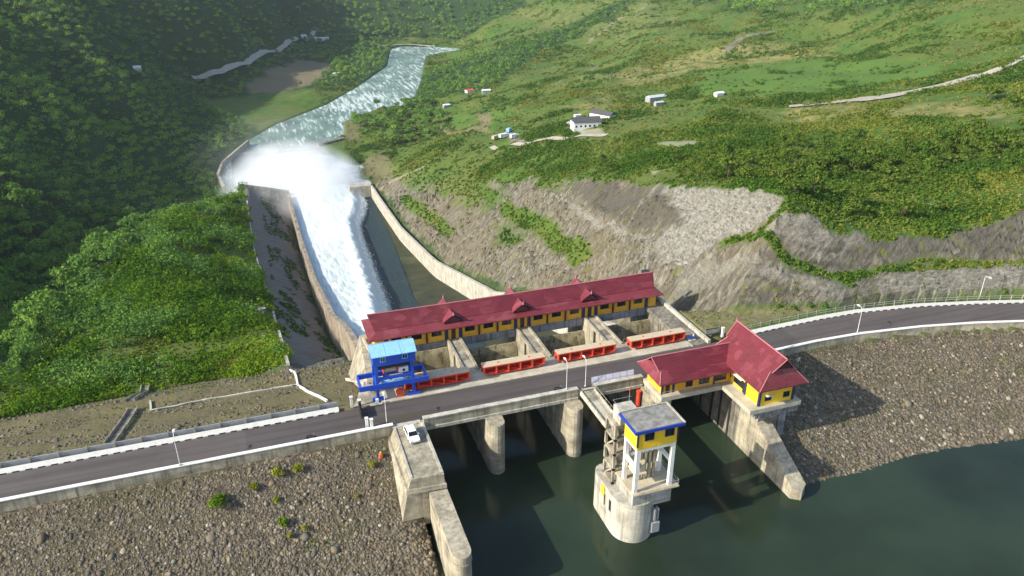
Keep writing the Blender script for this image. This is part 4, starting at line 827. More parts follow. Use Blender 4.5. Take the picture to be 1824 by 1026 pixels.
# ------------------------------------------------------------------ gantry crane
def crane():
    T = thing('gantry_crane', 'blue gantry crane with light blue roofed cabin straddling the gate deck', 'crane', (17, 115, 0)); B = (17., 115., 0.)
    X0, X1, Y0, Y1 = 14.0, 20.4, 113.7, 117.0
    for x in (X0, X1):
        for y in (Y0, Y1): mb = MB(B); mb.bar((x, y, .35), (x+(.1 if x < 17 else -.1), y, 7.3), .5, .5); mb.build('leg', m_blue, T)
    mb = MB(B)
    for y in (Y0, Y1): mb.box(X0-.9, X1+.9, y-.25, y+.25, .3, .75) if y > 115 else (mb.box(X0-1.0, X0+1.2, y-.28, y+.28, .25, .75), mb.box(X1-1.2, X1+1.0, y-.28, y+.28, .25, .75))
    mb.build('bogie_beam', m_blue, T)
    for x in (X0-.5, X0+.6, X1-.6, X1+.5):
        mb = MB(B); mb.tube([(x, Y0-.12, .22), (x, Y0+.12, .22)], .26, 12); mb.build('wheel', m_black, T)
    mb = MB(B); mb.box(10.9, X1+2.6, Y0-.55, Y0-.27, 2.8, 3.7); mb.box(11.1, X1+2.6, Y1+.27, Y1+.6, 2.8, 3.7)
    for x in (11.0, X1+2.2): mb.box(x, x+.35, Y0-.27, Y1+.27, 2.85, 3.6)
    mb.build('runway_beam', m_blue, T)
    mb = MB(B)
    for x in (X0, X1): mb.box(x-.2, x+.2, Y0+.25, Y1-.25, 6.6, 7.2); mb.box(x-.18, x+.18, Y0+.25, Y1-.25, 3.0, 3.5)
    mb.box(X0+.25, X1-.25, Y0-.2, Y0+.2, 4.2, 4.7); mb.box(X0+.25, X1-.25, Y1-.2, Y1+.2, 4.2, 4.7); mb.bar((X0, Y1, .9), (X0+3, Y1, 4.2), .25); mb.build('brace', m_blue, T)
    mb = MB(B); mb.tube([(15.6, 115, 5.3), (17.6, 115, 5.3)], .45, 14); dr = mb.build('winch_drum', m_sand, T)
    for x in (15.4, 17.6): mb = MB(B); mb.tube([(x, 115, 5.3), (x+.2, 115, 5.3)], .65, 14); mb.build('drum_flange', m_red, dr)
    mb = MB(B); mb.box(18.0, 19.7, 114.2, 115.6, 4.75, 5.75); mb.build('motor_housing', m_whitem, T)
    mb = MB(B); mb.tube([(18.9, 114.1, 5.2), (18.9, 114.19, 5.2)], .25, 10); mb.build('motor_fan', m_black, T)
    mb = MB(B); mb.box(14.5, 20, 114.4, 115.8, 5.9, 6.4); mb.build('trolley', m_black, T)
    mb = MB(B); mb.tube([(15, 116, 2.3), (16.6, 116, 2.3)], .35, 10); mb.tube([(17.2, 116, 2.5), (19.6, 116, 2.5)], .3, 10); mb.build('lifting_beam', m_lblue, T)
    mb = MB(B); mb.extrude([(113.2, 7.2), (117.3, 7.2), (117.3, 9.35), (115.25, 10.3), (113.2, 9.35)], 'x', 13.6, 20.9); cb = mb.build('cabin', m_blue, T)
    for x in (14.9, 18.7):
        f = window(B, T, x, x+.75, 8.1, 8.85, 113.2, frame=m_lblue)
    for y0, y1, z0, z1 in ((112.8, 115.25, 9.28, 10.42), (117.7, 115.25, 9.28, 10.42)):
        mb = MB(B); xs = [13.3, 15.85, 15.9, 18.45, 18.5, 21.1]
        for a, b in ((0, 1), (2, 3), (4, 5)): mb.add([(xs[a], y0, z0), (xs[b], y0, z0), (xs[b], y1, z1), (xs[a], y1, z1), (xs[a], y0, z0-.1), (xs[b], y0, z0-.1), (xs[b], y1, z1-.1), (xs[a], y1, z1-.1)], [(0,1,2,3), (7,6,5,4), (0,4,5,1), (1,5,6,2), (2,6,7,3), (3,7,4,0)])
        mb.build('roof', m_lblue, T)
    mb = MB(B); mb.box(13.4, 13.9, 112.4, 112.75, .1, 1.3); mb.build('control_box', m_whitem, T)
crane()
# ------------------------------------------------------------------ stop-log gates lying along the deck
def stoplog(L=12.0):
    T = thing('stoplog_gate', '', 'gate', (0, 0, 0)); B = (0, 0, 0); h, d = 1.75, 1.75
    taper = lambda x: .0 if 1.6 < x < L-1.6 else .45*(1-min(x, L-x)/1.6)
    mb = MB(B); mb.box(0, L, 1.6, d, .12, h)                       # back skin
    mb.add([(0, 0, .55), (1.5, 0, .1), (L-1.5, 0, .1), (L, 0, .55), (L, d, .55), (L-1.5, d, .1), (1.5, d, .1), (0, d, .55)], [(0,1,2,3,4,5,6,7)])
    mb.add([(0, 0, .42), (1.5, 0, -.02), (L-1.5, 0, -.02), (L, 0, .42), (L, d, .42), (L-1.5, d, -.02), (1.5, d, -.02), (0, d, .42), (0, 0, .55), (1.5, 0, .1), (L-1.5, 0, .1), (L, 0, .55)], [(0,1,9,8), (1,2,10,9), (2,3,11,10), (7,6,5,4,3,2,1,0)])
    body = mb.build('girder', m_red, T)
    mb = MB(B); mb.box(-.02, L+.02, -.06, d+.02, h, h+.09); mb.build('top_plate', m_sand, T)
    mb = MB(B); mb.box(-.02, L+.02, -.09, -.02, h-.14, h+.05); mb.build('top_flange', m_red, T)
    for k in range(6):
        x = .05+k*(L-.32)/5; zb = .1+taper(x)*.9
        mb = MB(B); mb.add([(x, -.08, zb-.06), (x+.22, -.08, zb-.06), (x+.22, 1.6, zb), (x, 1.6, zb), (x, -.08, h), (x+.22, -.08, h), (x+.22, 1.6, h), (x, 1.6, h)], [(0,3,2,1), (4,5,6,7), (0,1,5,4), (1,2,6,5), (2,3,7,6), (3,0,4,7)]); mb.build('rib', m_red, T)
    for k in range(5):
        xa = .27+k*(L-.32)/5; xb = .05+(k+1)*(L-.32)/5
        mb = MB(B); mb.bar((xa, 1.2, .25), (xb, .1, .18), .09, .2); mb.build('brace', m_red, T)
    for x in (.0, L):
        mb = MB(B); mb.tube([(x-.12, .9, .75), (x+.12, .9, .75)], .33, 10); mb.build('guide_roller', m_black, T)
    mb = MB(B)
    for x in (3, L-3): mb.box(x-.1, x+.1, .8, 1.0, h+.09, h+.28)
    mb.build('lifting_lug', m_red, T)
    for x in (1.8, L-2.2): mb = MB(B); mb.box(x, x+.4, .05, d-.05, -.2, -.02); mb.build('timber_bearer', m_bark, T)
    return T
s0 = stoplog(); s0.location = (18.9, 114.6, .4); GR = 'red stop-log gates lying beside the road'
s0['label'] = 'red ribbed stop-log gate beside the blue crane'; s0['group'] = GR
dup(s0, (33.6, 115.0, .4), None, 'red ribbed stop-log gate, second from the blue crane along the road', GR)
dup(s0, (48.2, 115.0, .4), None, 'red ribbed stop-log gate, third from the blue crane along the road', GR)
dup(s0, (63.4, 115.0, .4), None, 'red ribbed stop-log gate nearest the right end of the spillway deck', GR)
q = dup(s0, (20.0, 117.3, .30), None, 'red stop-log gate lying behind another one next to the blue crane', GR, (.78, .7, .6))
# loose wheel next to the crane
T = thing('cable_drum', 'round red cable drum lying at the foot of the blue crane', 'drum', (17.9, 114.0, .85)); B = (17.9, 114., .85)
for y in (113.55, 114.35): mb = MB(B); mb.tube([(17.9, y, .85), (17.9, y+.12, .85)], .66, 18); mb.build('flange', m_red, T)
mb = MB(B); mb.tube([(17.9, 113.67, .85), (17.9, 114.35, .85)], .35, 14); mb.build('core', m_sand, T)
# ------------------------------------------------------------------ lamps
def lamp(h=5.3):
    T = thing('street_lamp', '', 'street lamp', (0, 0, 0))
    mb = MB(); mb.tube([(0, 0, 0), (0, 0, .5), (0, 0, h*.6), (0, 0, h)], [.10, .06, .05, .04], 8); mb.build('pole', m_whitem, T)
    mb = MB(); mb.tube([(0, 0, h-.05), (0, .25, h+.22), (0, .9, h+.3)], [.05, .045, .04], 6); ar = mb.build('arm', m_whitem, T)
    mb = MB(); mb.extrude([(.8, h+.25), (1.5, h+.28), (1.45, h+.4), (.85, h+.42)], 'x', -.16, .16); mb.build('lamp_head', m_whitem, ar)
    mb = MB(); mb.box(-.18, .18, -.18, .18, -.02, .12); mb.build('base_plate', m_conc, T)
    return T
l0 = lamp(); LG = 'street lamps along the crest road'
LP = [(-17.8, 105.45, .56, 0, 'white street lamp on the straight crest wall between the bushes and the left frame edge'), (14.1, 106.2, 0, 0, 'white street lamp at the near road edge in front of the blue crane'), (46.0, 105.5, .78, 0, 'white street lamp on the bridge parapet just left of the footbridge'),
      (50.0, 106.3, 0, 0, 'white street lamp between the footbridge and the lavender panels'), (109.6, 105.95, .56, 0, 'white street lamp on the curving crest wall right of the control house'), (146.5, 110.3, .19, 3.14, 'white street lamp behind the far pavement near the right frame edge')]
for i, (x, y, z, r, lb) in enumerate(LP):
    if i == 0: l0.location = (x, y, z); l0['label'] = lb; l0['group'] = LG
    else: dup(l0, (x, y, z), r, lb, LG)
# ------------------------------------------------------------------ car and motorbikes
def car():
    T = thing('parked_car', 'white car parked on the concrete abutment beside the bridge', 'car', (17.35, 101.6, 0)); B = (0, 0, 0)
    # built along y, nose to -y
    L = 4.3
    side = [(-2.1, .35), (-2.15, .62), (-1.95, .82), (-1.0, .98), (-.35, 1.42), (.2, 1.5), (1.5, 1.47), (1.98, 1.05), (2.12, .95), (2.15, .4), (1.95, .3), (-1.9, .3)]
    def W(z): return .86 if z < .95 else .86-(z-.95)*.32
    mb = MB(B); n = len(side); vs = [(-W(z), y, z) for y, z in side]+[(W(z), y, z) for y, z in side]
    mb.add(vs, [tuple(range(n)), tuple(range(2*n-1, n-1, -1))]+[(i, n+i, n+(i+1) % n, (i+1) % n) for i in range(n)]); body = mb.build('body', m_carw, T, bevel=.05)
    mb = MB(B); mb.add([(-.72, -1.02, 1.0), (.72, -1.02, 1.0), (.63, -.42, 1.41), (-.63, -.42, 1.41)], [(0, 1, 2, 3)]); mb.v = [(x, y-.02, z+.015) for x, y, z in mb.v]; mb.build('windscreen', m_glass, T)
    mb = MB(B); mb.add([(-.66, 1.99, 1.1), (.66, 1.99, 1.1), (.62, 1.6, 1.42), (-.62, 1.6, 1.42)], [(0, 1, 2, 3)]); mb.v = [(x, y+.02, z+.01) for x, y, z in mb.v]; mb.build('rear_window', m_glass, T)
    for s in (-1, 1):
        mb = MB(B); mb.add([(s*.865, -.85, 1.0), (s*.72, -.35, 1.38), (s*.71, 1.45, 1.38), (s*.85, 1.75, 1.02)], [(0, 1, 2, 3)]); mb.v = [(x+s*.012, y, z) for x, y, z in mb.v]; mb.build('side_window', m_glass, T)
        for y in (-1.35, 1.3):
            mb = MB(B); mb.tube([(s*.70, y, .32), (s*.90, y, .32)], .32, 16); wl = mb.build('wheel', m_tyre, T)
            mb = MB(B); mb.tube([(s*.89, y, .32), (s*.915, y, .32)], .19, 12); mb.build('rim', m_grey, wl)
        mb = MB(B); mb.box(min(s*.5, s*.8), max(s*.5, s*.8), -2.17, -2.05, .62, .78); mb.build('headlight', m_chrome, T)
        mb = MB(B); mb.box(min(s*.6, s*.82), max(s*.6, s*.82), 2.08, 2.17, .7, .92); mb.build('tail_light', m_red, T)
        mb = MB(B); mb.box(min(s*.86, s*1.02), max(s*.86, s*1.02), -.85, -.7, .98, 1.12); mb.build('mirror', m_carw, T)
    T.rotation_euler = (0, 0, math.radians(3)); return T
m_carw = paint('white_car_paint', (.82, .82, .81), .22, .05)
car()
def bike(x, y, z, lb, rz):
    T = thing('motorbike', lb, 'motorbike', (x, y, z), None, rz); B = (0, 0, 0)
    for yy in (-.62, .62): mb = MB(B); mb.tube([(-.05, yy, .3), (.05, yy, .3)], .3, 14); mb.build('wheel', m_tyre, T)
    mb = MB(B); mb.tube([(0, .62, .3), (0, .1, .5), (0, -.35, .75), (0, -.62, .3)], [.05, .12, .1, .04], 8); mb.build('frame', m_black, T)
    mb = MB(B); mb.box(-.12, .12, -.05, .7, .72, .84); mb.build('seat', m_black, T)
    mb = MB(B); mb.tube([(-.32, -.38, 1.0), (0, -.42, .95), (.32, -.38, 1.0)], .025, 6); mb.build('handlebar', m_grey, T)
    mb = MB(B); mb.extrude([(-.5, .55), (-.2, .5), (-.15, .85), (-.42, .95)], 'x', -.13, .13); mb.build('fairing', m_navy, T)
bike(1.9, 106.35, 0.004, 'dark motorbike standing by the crest wall left of the road gate', 1.4)
bike(44.9, 106.5, 0.006, 'dark motorbike standing by the bridge parapet left of the footbridge lamp', 1.3)
# ------------------------------------------------------------------ small deck things
T = thing('panel_screen', 'row of pale lavender panels leaning along the bridge parapet', 'panels', (55.3, 106.2, 0)); B = (55.3, 106.2, 0)
for k in range(6):
    x = 51.2+k*1.42; mb = MB(B); mb.add([(x, 106.0, .05), (x+1.3, 106.0, .05), (x+1.3, 106.35, 1.65), (x, 106.35, 1.65), (x, 106.06, .03), (x+1.3, 106.06, .03), (x+1.3, 106.41, 1.63), (x, 106.41, 1.63)], [(0,1,2,3), (7,6,5,4), (0,4,5,1), (1,5,6,2), (2,6,7,3), (3,7,4,0)]); mb.build('panel', m_lav, T)
mb = MB(B); mb.bar((51.1, 106.46, .9), (59.7, 106.46, .9), .06); mb.build('rail', m_grey, T)
T = thing('standpipe', 'thick red standpipe hanging below the left corner of the control house', 'pipe', (59.0, 104.3, -1)); B = (59.0, 104.3, -1.)
p1 = atY(1138, 697, 104.2); p2 = atY(1144, 722, 104.2)
mb = MB((p1[0], 104.2, p1[2])); T.location = (p1[0], 104.2, p1[2]); mb.tube([(p1[0], 104.2, p1[2]), (p1[0], 104.2, p1[2]-3.4)], .38, 12); mb.build('pipe', m_red, T)
mb = MB((p1[0], 104.2, p1[2])); mb.tube([(p1[0], 104.2, p1[2]-.02), (p1[0], 104.2, p1[2]+.12)], .5, 12); mb.tube([(p1[0], 104.2, p1[2]-3.5), (p1[0], 104.2, p1[2]-3.38)], .5, 12); mb.box(p1[0]-.1, p1[0]+.1, 104.2, 104.76, p1[2]-1, p1[2]-.8); mb.build('flange', m_red, T)
p1 = atY(1122.5, 690, 104.5); b_ = (p1[0], 104.5, p1[2]); T = thing('gauge_pole', 'thin red and white gauge pole hanging beside the red standpipe', 'gauge', b_)
mb = MB(b_); mb.tube([b_, (p1[0], 104.5, p1[2]-1.1)], .07, 8); mb.build('upper_pole', m_red, T)
mb = MB(b_); mb.tube([(p1[0], 104.5, p1[2]-1.1), (p1[0], 104.5, p1[2]-3.6)], .055, 8); mb.build('lower_pole', m_grey, T)
mb = MB(b_); mb.box(p1[0]-.06, p1[0]+.06, 104.5, 104.8, p1[2]-.5, p1[2]-.4); mb.build('bracket', m_grey, T)
T = thing('pump_unit', 'small blue and white pump on a pad at the right end of the gate deck', 'pump', (77.0, 115.2, 0)); B = (77., 115.2, 0.)
mb = MB(B); mb.box(76.3, 77.8, 114.6, 115.8, -.019, .15); mb.build('pad', m_concw, T); mb = MB(B); mb.tube([(76.6, 115.2, .55), (77.4, 115.2, .55)], .32, 12); mb.build('motor', m_blue, T); mb = MB(B); mb.tube([(77.4, 115.2, .15), (77.4, 115.2, 1.1)], .18, 10); mb.build('casing', m_whitem, T)
def gatepost(x, y, m, lb, g):
    T = thing('gate_post', lb, 'post', (x, y, 0), g); mb = MB(); mb.box(-.22, .22, -.22, .22, -.1, 1.9); mb.build('shaft', m, T); mb = MB(); mb.box(-.28, .28, -.28, .28, 1.9, 2.05); mb.build('cap', m_white, T)
GP = 'gate posts at the ends of the spillway road'
for x, y, m, lb in ((9.4, 113.6, m_white, 'white capped gate post on the far pavement end left of the crane'), (10.6, 112.2, m_bark, 'dark brown gate post at the far kerb left of the crane'), (10.9, 106.5, m_white, 'white gate post at the near road edge, the left of a pair'), (11.6, 105.9, m_white, 'white gate post at the near road edge, the right of a pair'),
                    (83.6, 114.3, m_white, 'taller white gate post behind the control house roof at left of its pair'), (85.3, 113.4, m_white, 'white gate post behind the control house roof next to the pavement')): gatepost(x, y, m, lb, GP)
def leaf_gate(x, y0, y1, lb):
    B = (x, (y0+y1)/2, 0); T = thing('road_gate', lb, 'gate', B)
    mb = MB(B); mb.box(x-.05, x+.05, y0, y1, .15, .3); mb.box(x-.05, x+.05, y0, y1, 1.45, 1.6); mb.box(x-.05, x+.05, y0, y0+.12, .3, 1.45); mb.box(x-.05, x+.05, y1-.12, y1, .3, 1.45); mb.build('gate_frame', m_black, T)
    mb = MB(B); mb.box(x-.02, x+.02, y0+.12, y1-.12, .3, 1.45); mb.build('gate_sheet', m_black, T)
leaf_gate(10.4, 109.2, 112.0, 'black sheet metal gate half across the road left of the crane')
B = (82, 115.5, 0); T = thing('road_gate', 'dark slatted gate behind the deck corner near the control house', 'gate', B)
mb = MB(B); mb.box(80.4, 83.4, 115.5, 115.58, .15, .3); mb.box(80.4, 83.4, 115.5, 115.58, 1.35, 1.5); mb.build('gate_frame', m_black, T)
mb = MB(B)
for k in range(12): mb.box(80.45+k*.25, 80.6+k*.25, 115.51, 115.57, .3, 1.35)
mb.build('slat_panel', m_grey, T)
# ------------------------------------------------------------------ drains and stairs on the dam slope
def stair(xa, ya, xb, yb_, lb):
    A_, B_ = np.array([xa, ya]), np.array([xb, yb_]); n = 26; base = (xa, ya, float(gz(xa, ya))); T = thing('drain_stair', lb, 'stairs', base, 'stepped drains on the dam slope')
    mb = MB(base)
    for k in range(n):
        p = A_+(B_-A_)*(k/n); q_ = A_+(B_-A_)*((k+1)/n); z = float(gz(*q_))+.3; mb.box(p[0]-.75, p[0]+.75, min(p[1], q_[1]), max(p[1], q_[1]), z-1.0, z)
    mb.build('steps', m_concd, T)
    for s in (-.85, .85):
        mb = MB(base)
        for k in range(n):
            p = A_+(B_-A_)*(k/n); q_ = A_+(B_-A_)*((k+1)/n); mb.bar((p[0]+s, p[1], float(gz(*p))+.45), (q_[0]+s, q_[1], float(gz(*q_))+.45), .16, .45)
        mb.build('side_wall', m_conc, T)
stair(-29.0, 116.5, -29.6, 140.5, 'stepped grey drain running down the dam slope from the white pavement')
a = ground(232, 715); b = ground(260, 689); stair(a[0], a[1], b[0], b[1], 'lower stepped grey drain on the dam slope just above the green hillside')
def pipe_line(name, px, w_, lb, cat, m, h=.18):
    P_ = [ground(x, y) for x, y in px]; base = tuple(P_[0]); mb = MB(base); fine = []
    for p, q in zip(P_[:-1], P_[1:]):
        for t in np.linspace(0, 1, 9)[:-1]: r = p+(q-p)*t; fine.append((r[0], r[1], float(gz(r[0], r[1]))+h))
    fine.append((P_[-1][0], P_[-1][1], float(gz(P_[-1][0], P_[-1][1]))+h))
    for p, q in zip(fine[:-1], fine[1:]): mb.bar(p, q, w_, .35)
    return tag(mb.build(name, m), lb, cat)
pipe_line('drain_kerb', ((268, 716), (269, 733), (360, 715), (480, 695), (528, 687)), .35, 'thin white drain kerb along the berm of the left dam slope', 'kerb', m_concw)
pipe_line('drain_pipe', ((517, 660), (528, 674), (531, 688), (560, 704), (583, 716)), .4, 'white pipe zigzagging down beside the left spillway abutment', 'pipe', m_white)
pipe_line('slope_gutter', ((440, 358), (446, 400), (452, 440), (470, 505), (486, 552), (500, 602), (514, 652)), .7, 'long pale gutter along the crest between green hillside and grey chute slope', 'gutter', m_concw)
def shed(name, px, sx, sy, h, wallm, roofm_, lb, cat, rz=0., rise=.5, group=None, win=0):
    p = ground(*px); T = thing(name, lb, cat, (p[0], p[1], float(gz(p[0], p[1]))), group, rz)
    mb = MB(); mb.box(-sx/2, sx/2, -sy/2, sy/2, -1.5, h); mb.build('wall', wallm, T)
    mb = MB(); o = .35; mb.add([(-sx/2-o, -sy/2-o, h), (sx/2+o, -sy/2-o, h), (sx/2+o, 0, h+rise), (-sx/2-o, 0, h+rise), (-sx/2-o, sy/2+o, h), (sx/2+o, sy/2+o, h)], [(0,1,2,3), (3,2,5,4)])
    mb.add([(-sx/2-o, -sy/2-o, h-.12), (sx/2+o, -sy/2-o, h-.12), (sx/2+o, 0, h+rise-.12), (-sx/2-o, 0, h+rise-.12), (-sx/2-o, sy/2+o, h-.12), (sx/2+o, sy/2+o, h-.12)], [(3,2,1,0), (4,5,2,3)])
    mb.add([(-sx/2, -sy/2, h-.02), (-sx/2, sy/2, h-.02), (-sx/2, 0, h+rise-.1)], [(0, 1, 2)]); mb.add([(sx/2, -sy/2, h-.02), (sx/2, sy/2, h-.02), (sx/2, 0, h+rise-.1)], [(0, 1, 2)]); mb.build('roof', roofm_, T)
    for k in range(win):
        x = -sx/2+sx*(k+.5)/win; mb = MB(); mb.box(x-.5, x+.5, -sy/2-.06, -sy/2+.02, .9, 2.0); mb.build('window' if k % 3 else 'door', m_glass, T)
    return T
m_roofg = paint('dark_grey_sheet_roof', (.085, .082, .08), .6, .4); m_roofz = paint('zinc_sheet_roof', (.55, .58, .60), .4, .4); m_brown = paint('brown_board', (.16, .09, .055), .8, .4)
shed('valve_box', (466, 555), 1.8, 1.6, 1.3, m_concw, m_concw, 'small pale concrete box beside the gutter on the green hillside', 'box', .3, .15)
tag(shed('small_hut', (86, 557), 5, 4, 2.2, m_brown, m_roofz, '', 'hut', .5, 1.0), 'brown hut with pale roof at the dark foot of the left hillside', 'hut')
shed('shelter', (4, 634), 8, 3.5, 2.2, m_grey, m_whitem, 'white roofed shelter in the dark valley at the left frame edge', 'shelter', -.1, .3)
shed('hill_house', (245, 124), 7, 5, 3, m_whitem, m_whitem, 'lone white house in the forest on the far left hill', 'house', 0, 1)
shed('white_house', (1043, 226), 16, 8, 3.6, m_whitem, m_roofg, 'long white house with dark grey roof facing the short dirt road', 'house', -.12, 2.4, None, 6)
shed('white_house', (1073, 212), 16, 6.5, 3.6, m_whitem, m_roofg, 'grey roofed white house set at an angle behind another white house', 'house', -1.05, 2.0, None, 0)
shed('lean_to', (1018, 224), 5, 4, 2.4, m_grey, m_roofz, 'pale sheet roofed lean-to at the left end of the long white house', 'shed', .2, .6)
shed('lean_to', (1028, 212), 4, 3, 3, m_whitem, m_whitem, 'small white outbuilding behind the left end of the long white house', 'shed', .0, .3)
shed('field_shed', (1168, 178), 15, 6, 2.6, m_grey, m_roofz, 'zinc roofed shed in the scrub beyond the white houses', 'shed', .15, 1.2)
shed('field_shed', (1173, 187), 6, 3, 2.0, m_grey, m_roofz, 'small pale shed just in front of the zinc roofed field shed', 'shed', .1, .6)
shed('field_shed', (1280, 172), 5.5, 4, 2.6, m_whitem, m_whitem, 'small white shed alone on the edge of the green field', 'shed', 0, .8)
shed('river_hut', (836, 165), 8, 6, 3, m_whitem, m_red, 'small white hut with red roof by the forest edge above the river', 'hut', .2, 1.2)
shed('river_hut', (866, 165), 9, 5, 2.6, m_grey, m_whitem, 'white roofed hut right of the red roofed hut above the river', 'hut', -.1, 1)
shed('river_hut', (795, 191), 7, 5, 2.6, m_grey, m_whitem, 'white roofed hut nearest the river bank by the bend', 'hut', .1, .8)
for i, (x, y, s_, lb) in enumerate(((556, 69, 14, 'largest pale roofed house of the far hamlet by the river road'), (574, 72, 22, 'long white roofed house at the right of the far hamlet'), (541, 67, 9, 'small house at the left of the far hamlet by the road'))): shed('hamlet_house', (x, y), s_, 8, 3.5, m_whitem, m_roofz if i else m_roofg, lb, 'house', .1*i, 1.6, 'houses of the far hamlet')
shed('field_shed', (598, 134), 7, 5, 2.6, m_whitem, m_whitem, 'lone white shed on the flat beside the far river', 'shed', 0, .8)
# vehicles parked near the houses
def truck(px, lb, cabm, boxm, rz, L=7.):
    p = ground(*px); T = thing('parked_truck', lb, 'truck', (p[0], p[1], float(gz(p[0], p[1]))+.1), 'trucks parked by the short dirt road', rz)
    mb = MB(); mb.box(-L/2, L/2-2.2, -1.2, 1.2, .9, 3.2); mb.build('cargo_box', boxm, T, bevel=.06)
    mb = MB(); mb.extrude([(L/2-2.1, .5), (L/2, .5), (L/2, 1.5), (L/2-.5, 2.6), (L/2-2.1, 2.7)], 'y', -1.1, 1.1); cb = mb.build('cab', cabm, T)
    mb = MB(); mb.add([(L/2+.02, -.95, 1.55), (L/2+.02, .95, 1.55), (L/2-.46, .95, 2.55), (L/2-.46, -.95, 2.55)], [(0, 1, 2, 3)]); mb.build('windscreen', m_glass, cb)
    for x in (-L/2+1.3, L/2-1.1):
        for y in (-1.05, .8): mb = MB(); mb.tube([(x, y, .45), (x, y+.25, .45)], .5, 12); mb.build('wheel', m_tyre, T)
truck((884, 249), 'pale truck parked leftmost of the vehicles by the short dirt road', m_whitem, m_sandc, .5); truck((899, 246), 'large white truck parked in the middle of the vehicles by the dirt road', m_whitem, m_carw, .3, 8.5); truck((917, 247), 'white truck parked rightmost of the vehicles by the dirt road', m_whitem, m_carw, .2, 6.5); truck((907, 236), 'small pale blue truck parked behind the other vehicles by the dirt road', m_lblue, m_lblue, .8, 5.5)
T = thing('cairn_marker', 'orange painted marker stone at the foot of the left abutment block', 'marker', (0, 0, 0)); p = cast(lambda X, Y: -1.4-(105.3-Y)/2.3, 678, 814, 60, 300); T.location = p
mb = MB(); mb.tube([(0, 0, -.3), (.05, 0, .5), (.1, 0, .9)], [.42, .36, .2], 7); mb.build('stone', paint('orange_paint', (.55, .12, .02), .7, .4), T); mb = MB(); mb.tube([(.1, 0, .88), (.12, 0, 1.0)], [.14, .1], 6); mb.build('cap', m_concw, T)
p = ground(288, 664); T = thing('marker_post', 'small black and white marker post at the foot of the green hillside', 'post', (p[0], p[1], p[2]))
mb = MB(); mb.tube([(0, 0, 0), (0, 0, 1.4)], .16, 8); mb.build('lower_band', m_white, T); mb = MB(); mb.box(-.35, .35, -.25, .25, 1.4, 2.3); mb.build('box', m_black, T)
for i, px in enumerate(((1787, 270), (938, 520), (918, 289))):
    pass
# ------------------------------------------------------------------ vegetation
m_leaf_tall = leafmat('tall_grass_leaves', (.05, .085, .010), (.12, .165, .018), (.22, .225, .045))
def leaves(C, Nn, size, v, spread=.7):
    n = len(C); q = Nn+rng.normal(0, spread, (n, 3)); q /= np.linalg.norm(q, axis=1)[:, None]+1e-9
    a = np.cross(q, rng.normal(0, 1, (n, 3))); a /= np.linalg.norm(a, axis=1)[:, None]+1e-9; b = np.cross(q, a)
    s = np.broadcast_to(size, (n,))[:, None]*rng.uniform(.6, 1.25, (n, 1)); k = rng.uniform(.38, .75, (n, 1))
    V = np.stack([C+a*s, C+b*s*k, C-a*s*.9, C-b*s*k], 1).reshape(-1, 3)
    F = np.arange(4*n, dtype=np.int32).reshape(n, 4); return V, F, np.repeat(np.broadcast_to(v, (n,)), 4)
def domes(c, r, h, nl):
    "leaf centres and normals for dome-shaped clumps: c (n,3), r, h (n,)"
    n = len(c); th = rng.uniform(0, 2*np.pi, (n, nl)); u = rng.uniform(-.05, 1, (n, nl))**.8; rad = rng.uniform(.7, 1.08, (n, nl))
    rad *= 1+.22*np.sin(3*th+rng.uniform(0, 6, (n, 1)))+.12*np.sin(7*th+rng.uniform(0, 6, (n, 1)))
    ch = np.sqrt(np.maximum(1-u*u, 0)); d = np.stack([ch*np.cos(th), ch*np.sin(th), u], -1)
    P_ = c[:, None]+d*np.stack([r[:, None]*rad, r[:, None]*rad, h[:, None]*rad], -1); return P_.reshape(-1, 3), d.reshape(-1, 3)+[0, 0, .25]
SHED = [ground(*q)[:2] for q in ((4, 634), (10, 640), (86, 557), (88, 562), (466, 555), (468, 560), (1043, 228), (1020, 226), (1170, 182), (1280, 174), (245, 126), (900, 250), (836, 168), (866, 168), (795, 193))]
shedm = np.zeros_like(MX)
for q in SHED: shedm = np.maximum(shedm, np.hypot(MX-q[0], MY-q[1]) < 3.5+.006*math.hypot(*q))
AZ0, AZ1 = -.36, 1.02
def scat(n, d0, d1, az0=AZ0, az1=AZ1):
    az = rng.uniform(az0, az1, n); d = np.exp(rng.uniform(math.log(d0), math.log(d1), n)); return d*np.sin(az), d*np.cos(az), d
def M_(F, X, Y): return bil(F, X, Y)
BARE = np.maximum.reduce([shedm, rockm, paleRoad, greyRoad*.8, soilm*.9, linm, ripm*(1-DAMM*.4), bermm*.6, np.where(rd < 4, 1, 0), crest*1., np.where((MX > 14.5) & (MX < 78.5) & (MY < 556), 1, 0)])
def cover(name, X, Y, r, hk, nl, ls, mat, vv=None, sink=.15):
    z = gz(X, Y); c = np.stack([X, Y, z-r*sink], 1); P_, D_ = domes(c, r, r*hk, nl)
    base = (rng.uniform(0, 1, len(X)) if vv is None else vv); v = np.repeat(base, nl)*.62+rng.uniform(0, .38, len(P_))
    Vq, Fq, a = leaves(P_, D_, np.repeat(ls, nl), v); o = npmesh(name, Vq, Fq, mat, {'v': a}); o['kind'] = 'stuff'; return o
def thin(X, Y, d, k):
    "keep points at least k*sqrt(d) apart"
    out = []; grid = {}
    for i in range(len(X)):
        m = k[i] if hasattr(k, '__len__') else k; key = (int(X[i]//m), int(Y[i]//m)); bad = False
        for a in (-1, 0, 1):
            for b in (-1, 0, 1):
                for j in grid.get((key[0]+a, key[1]+b), ()):
                    if (X[i]-X[j])**2+(Y[i]-Y[j])**2 < m*m: bad = True
        if not bad: grid.setdefault(key, []).append(i); out.append(i)
    return np.array(out, int)
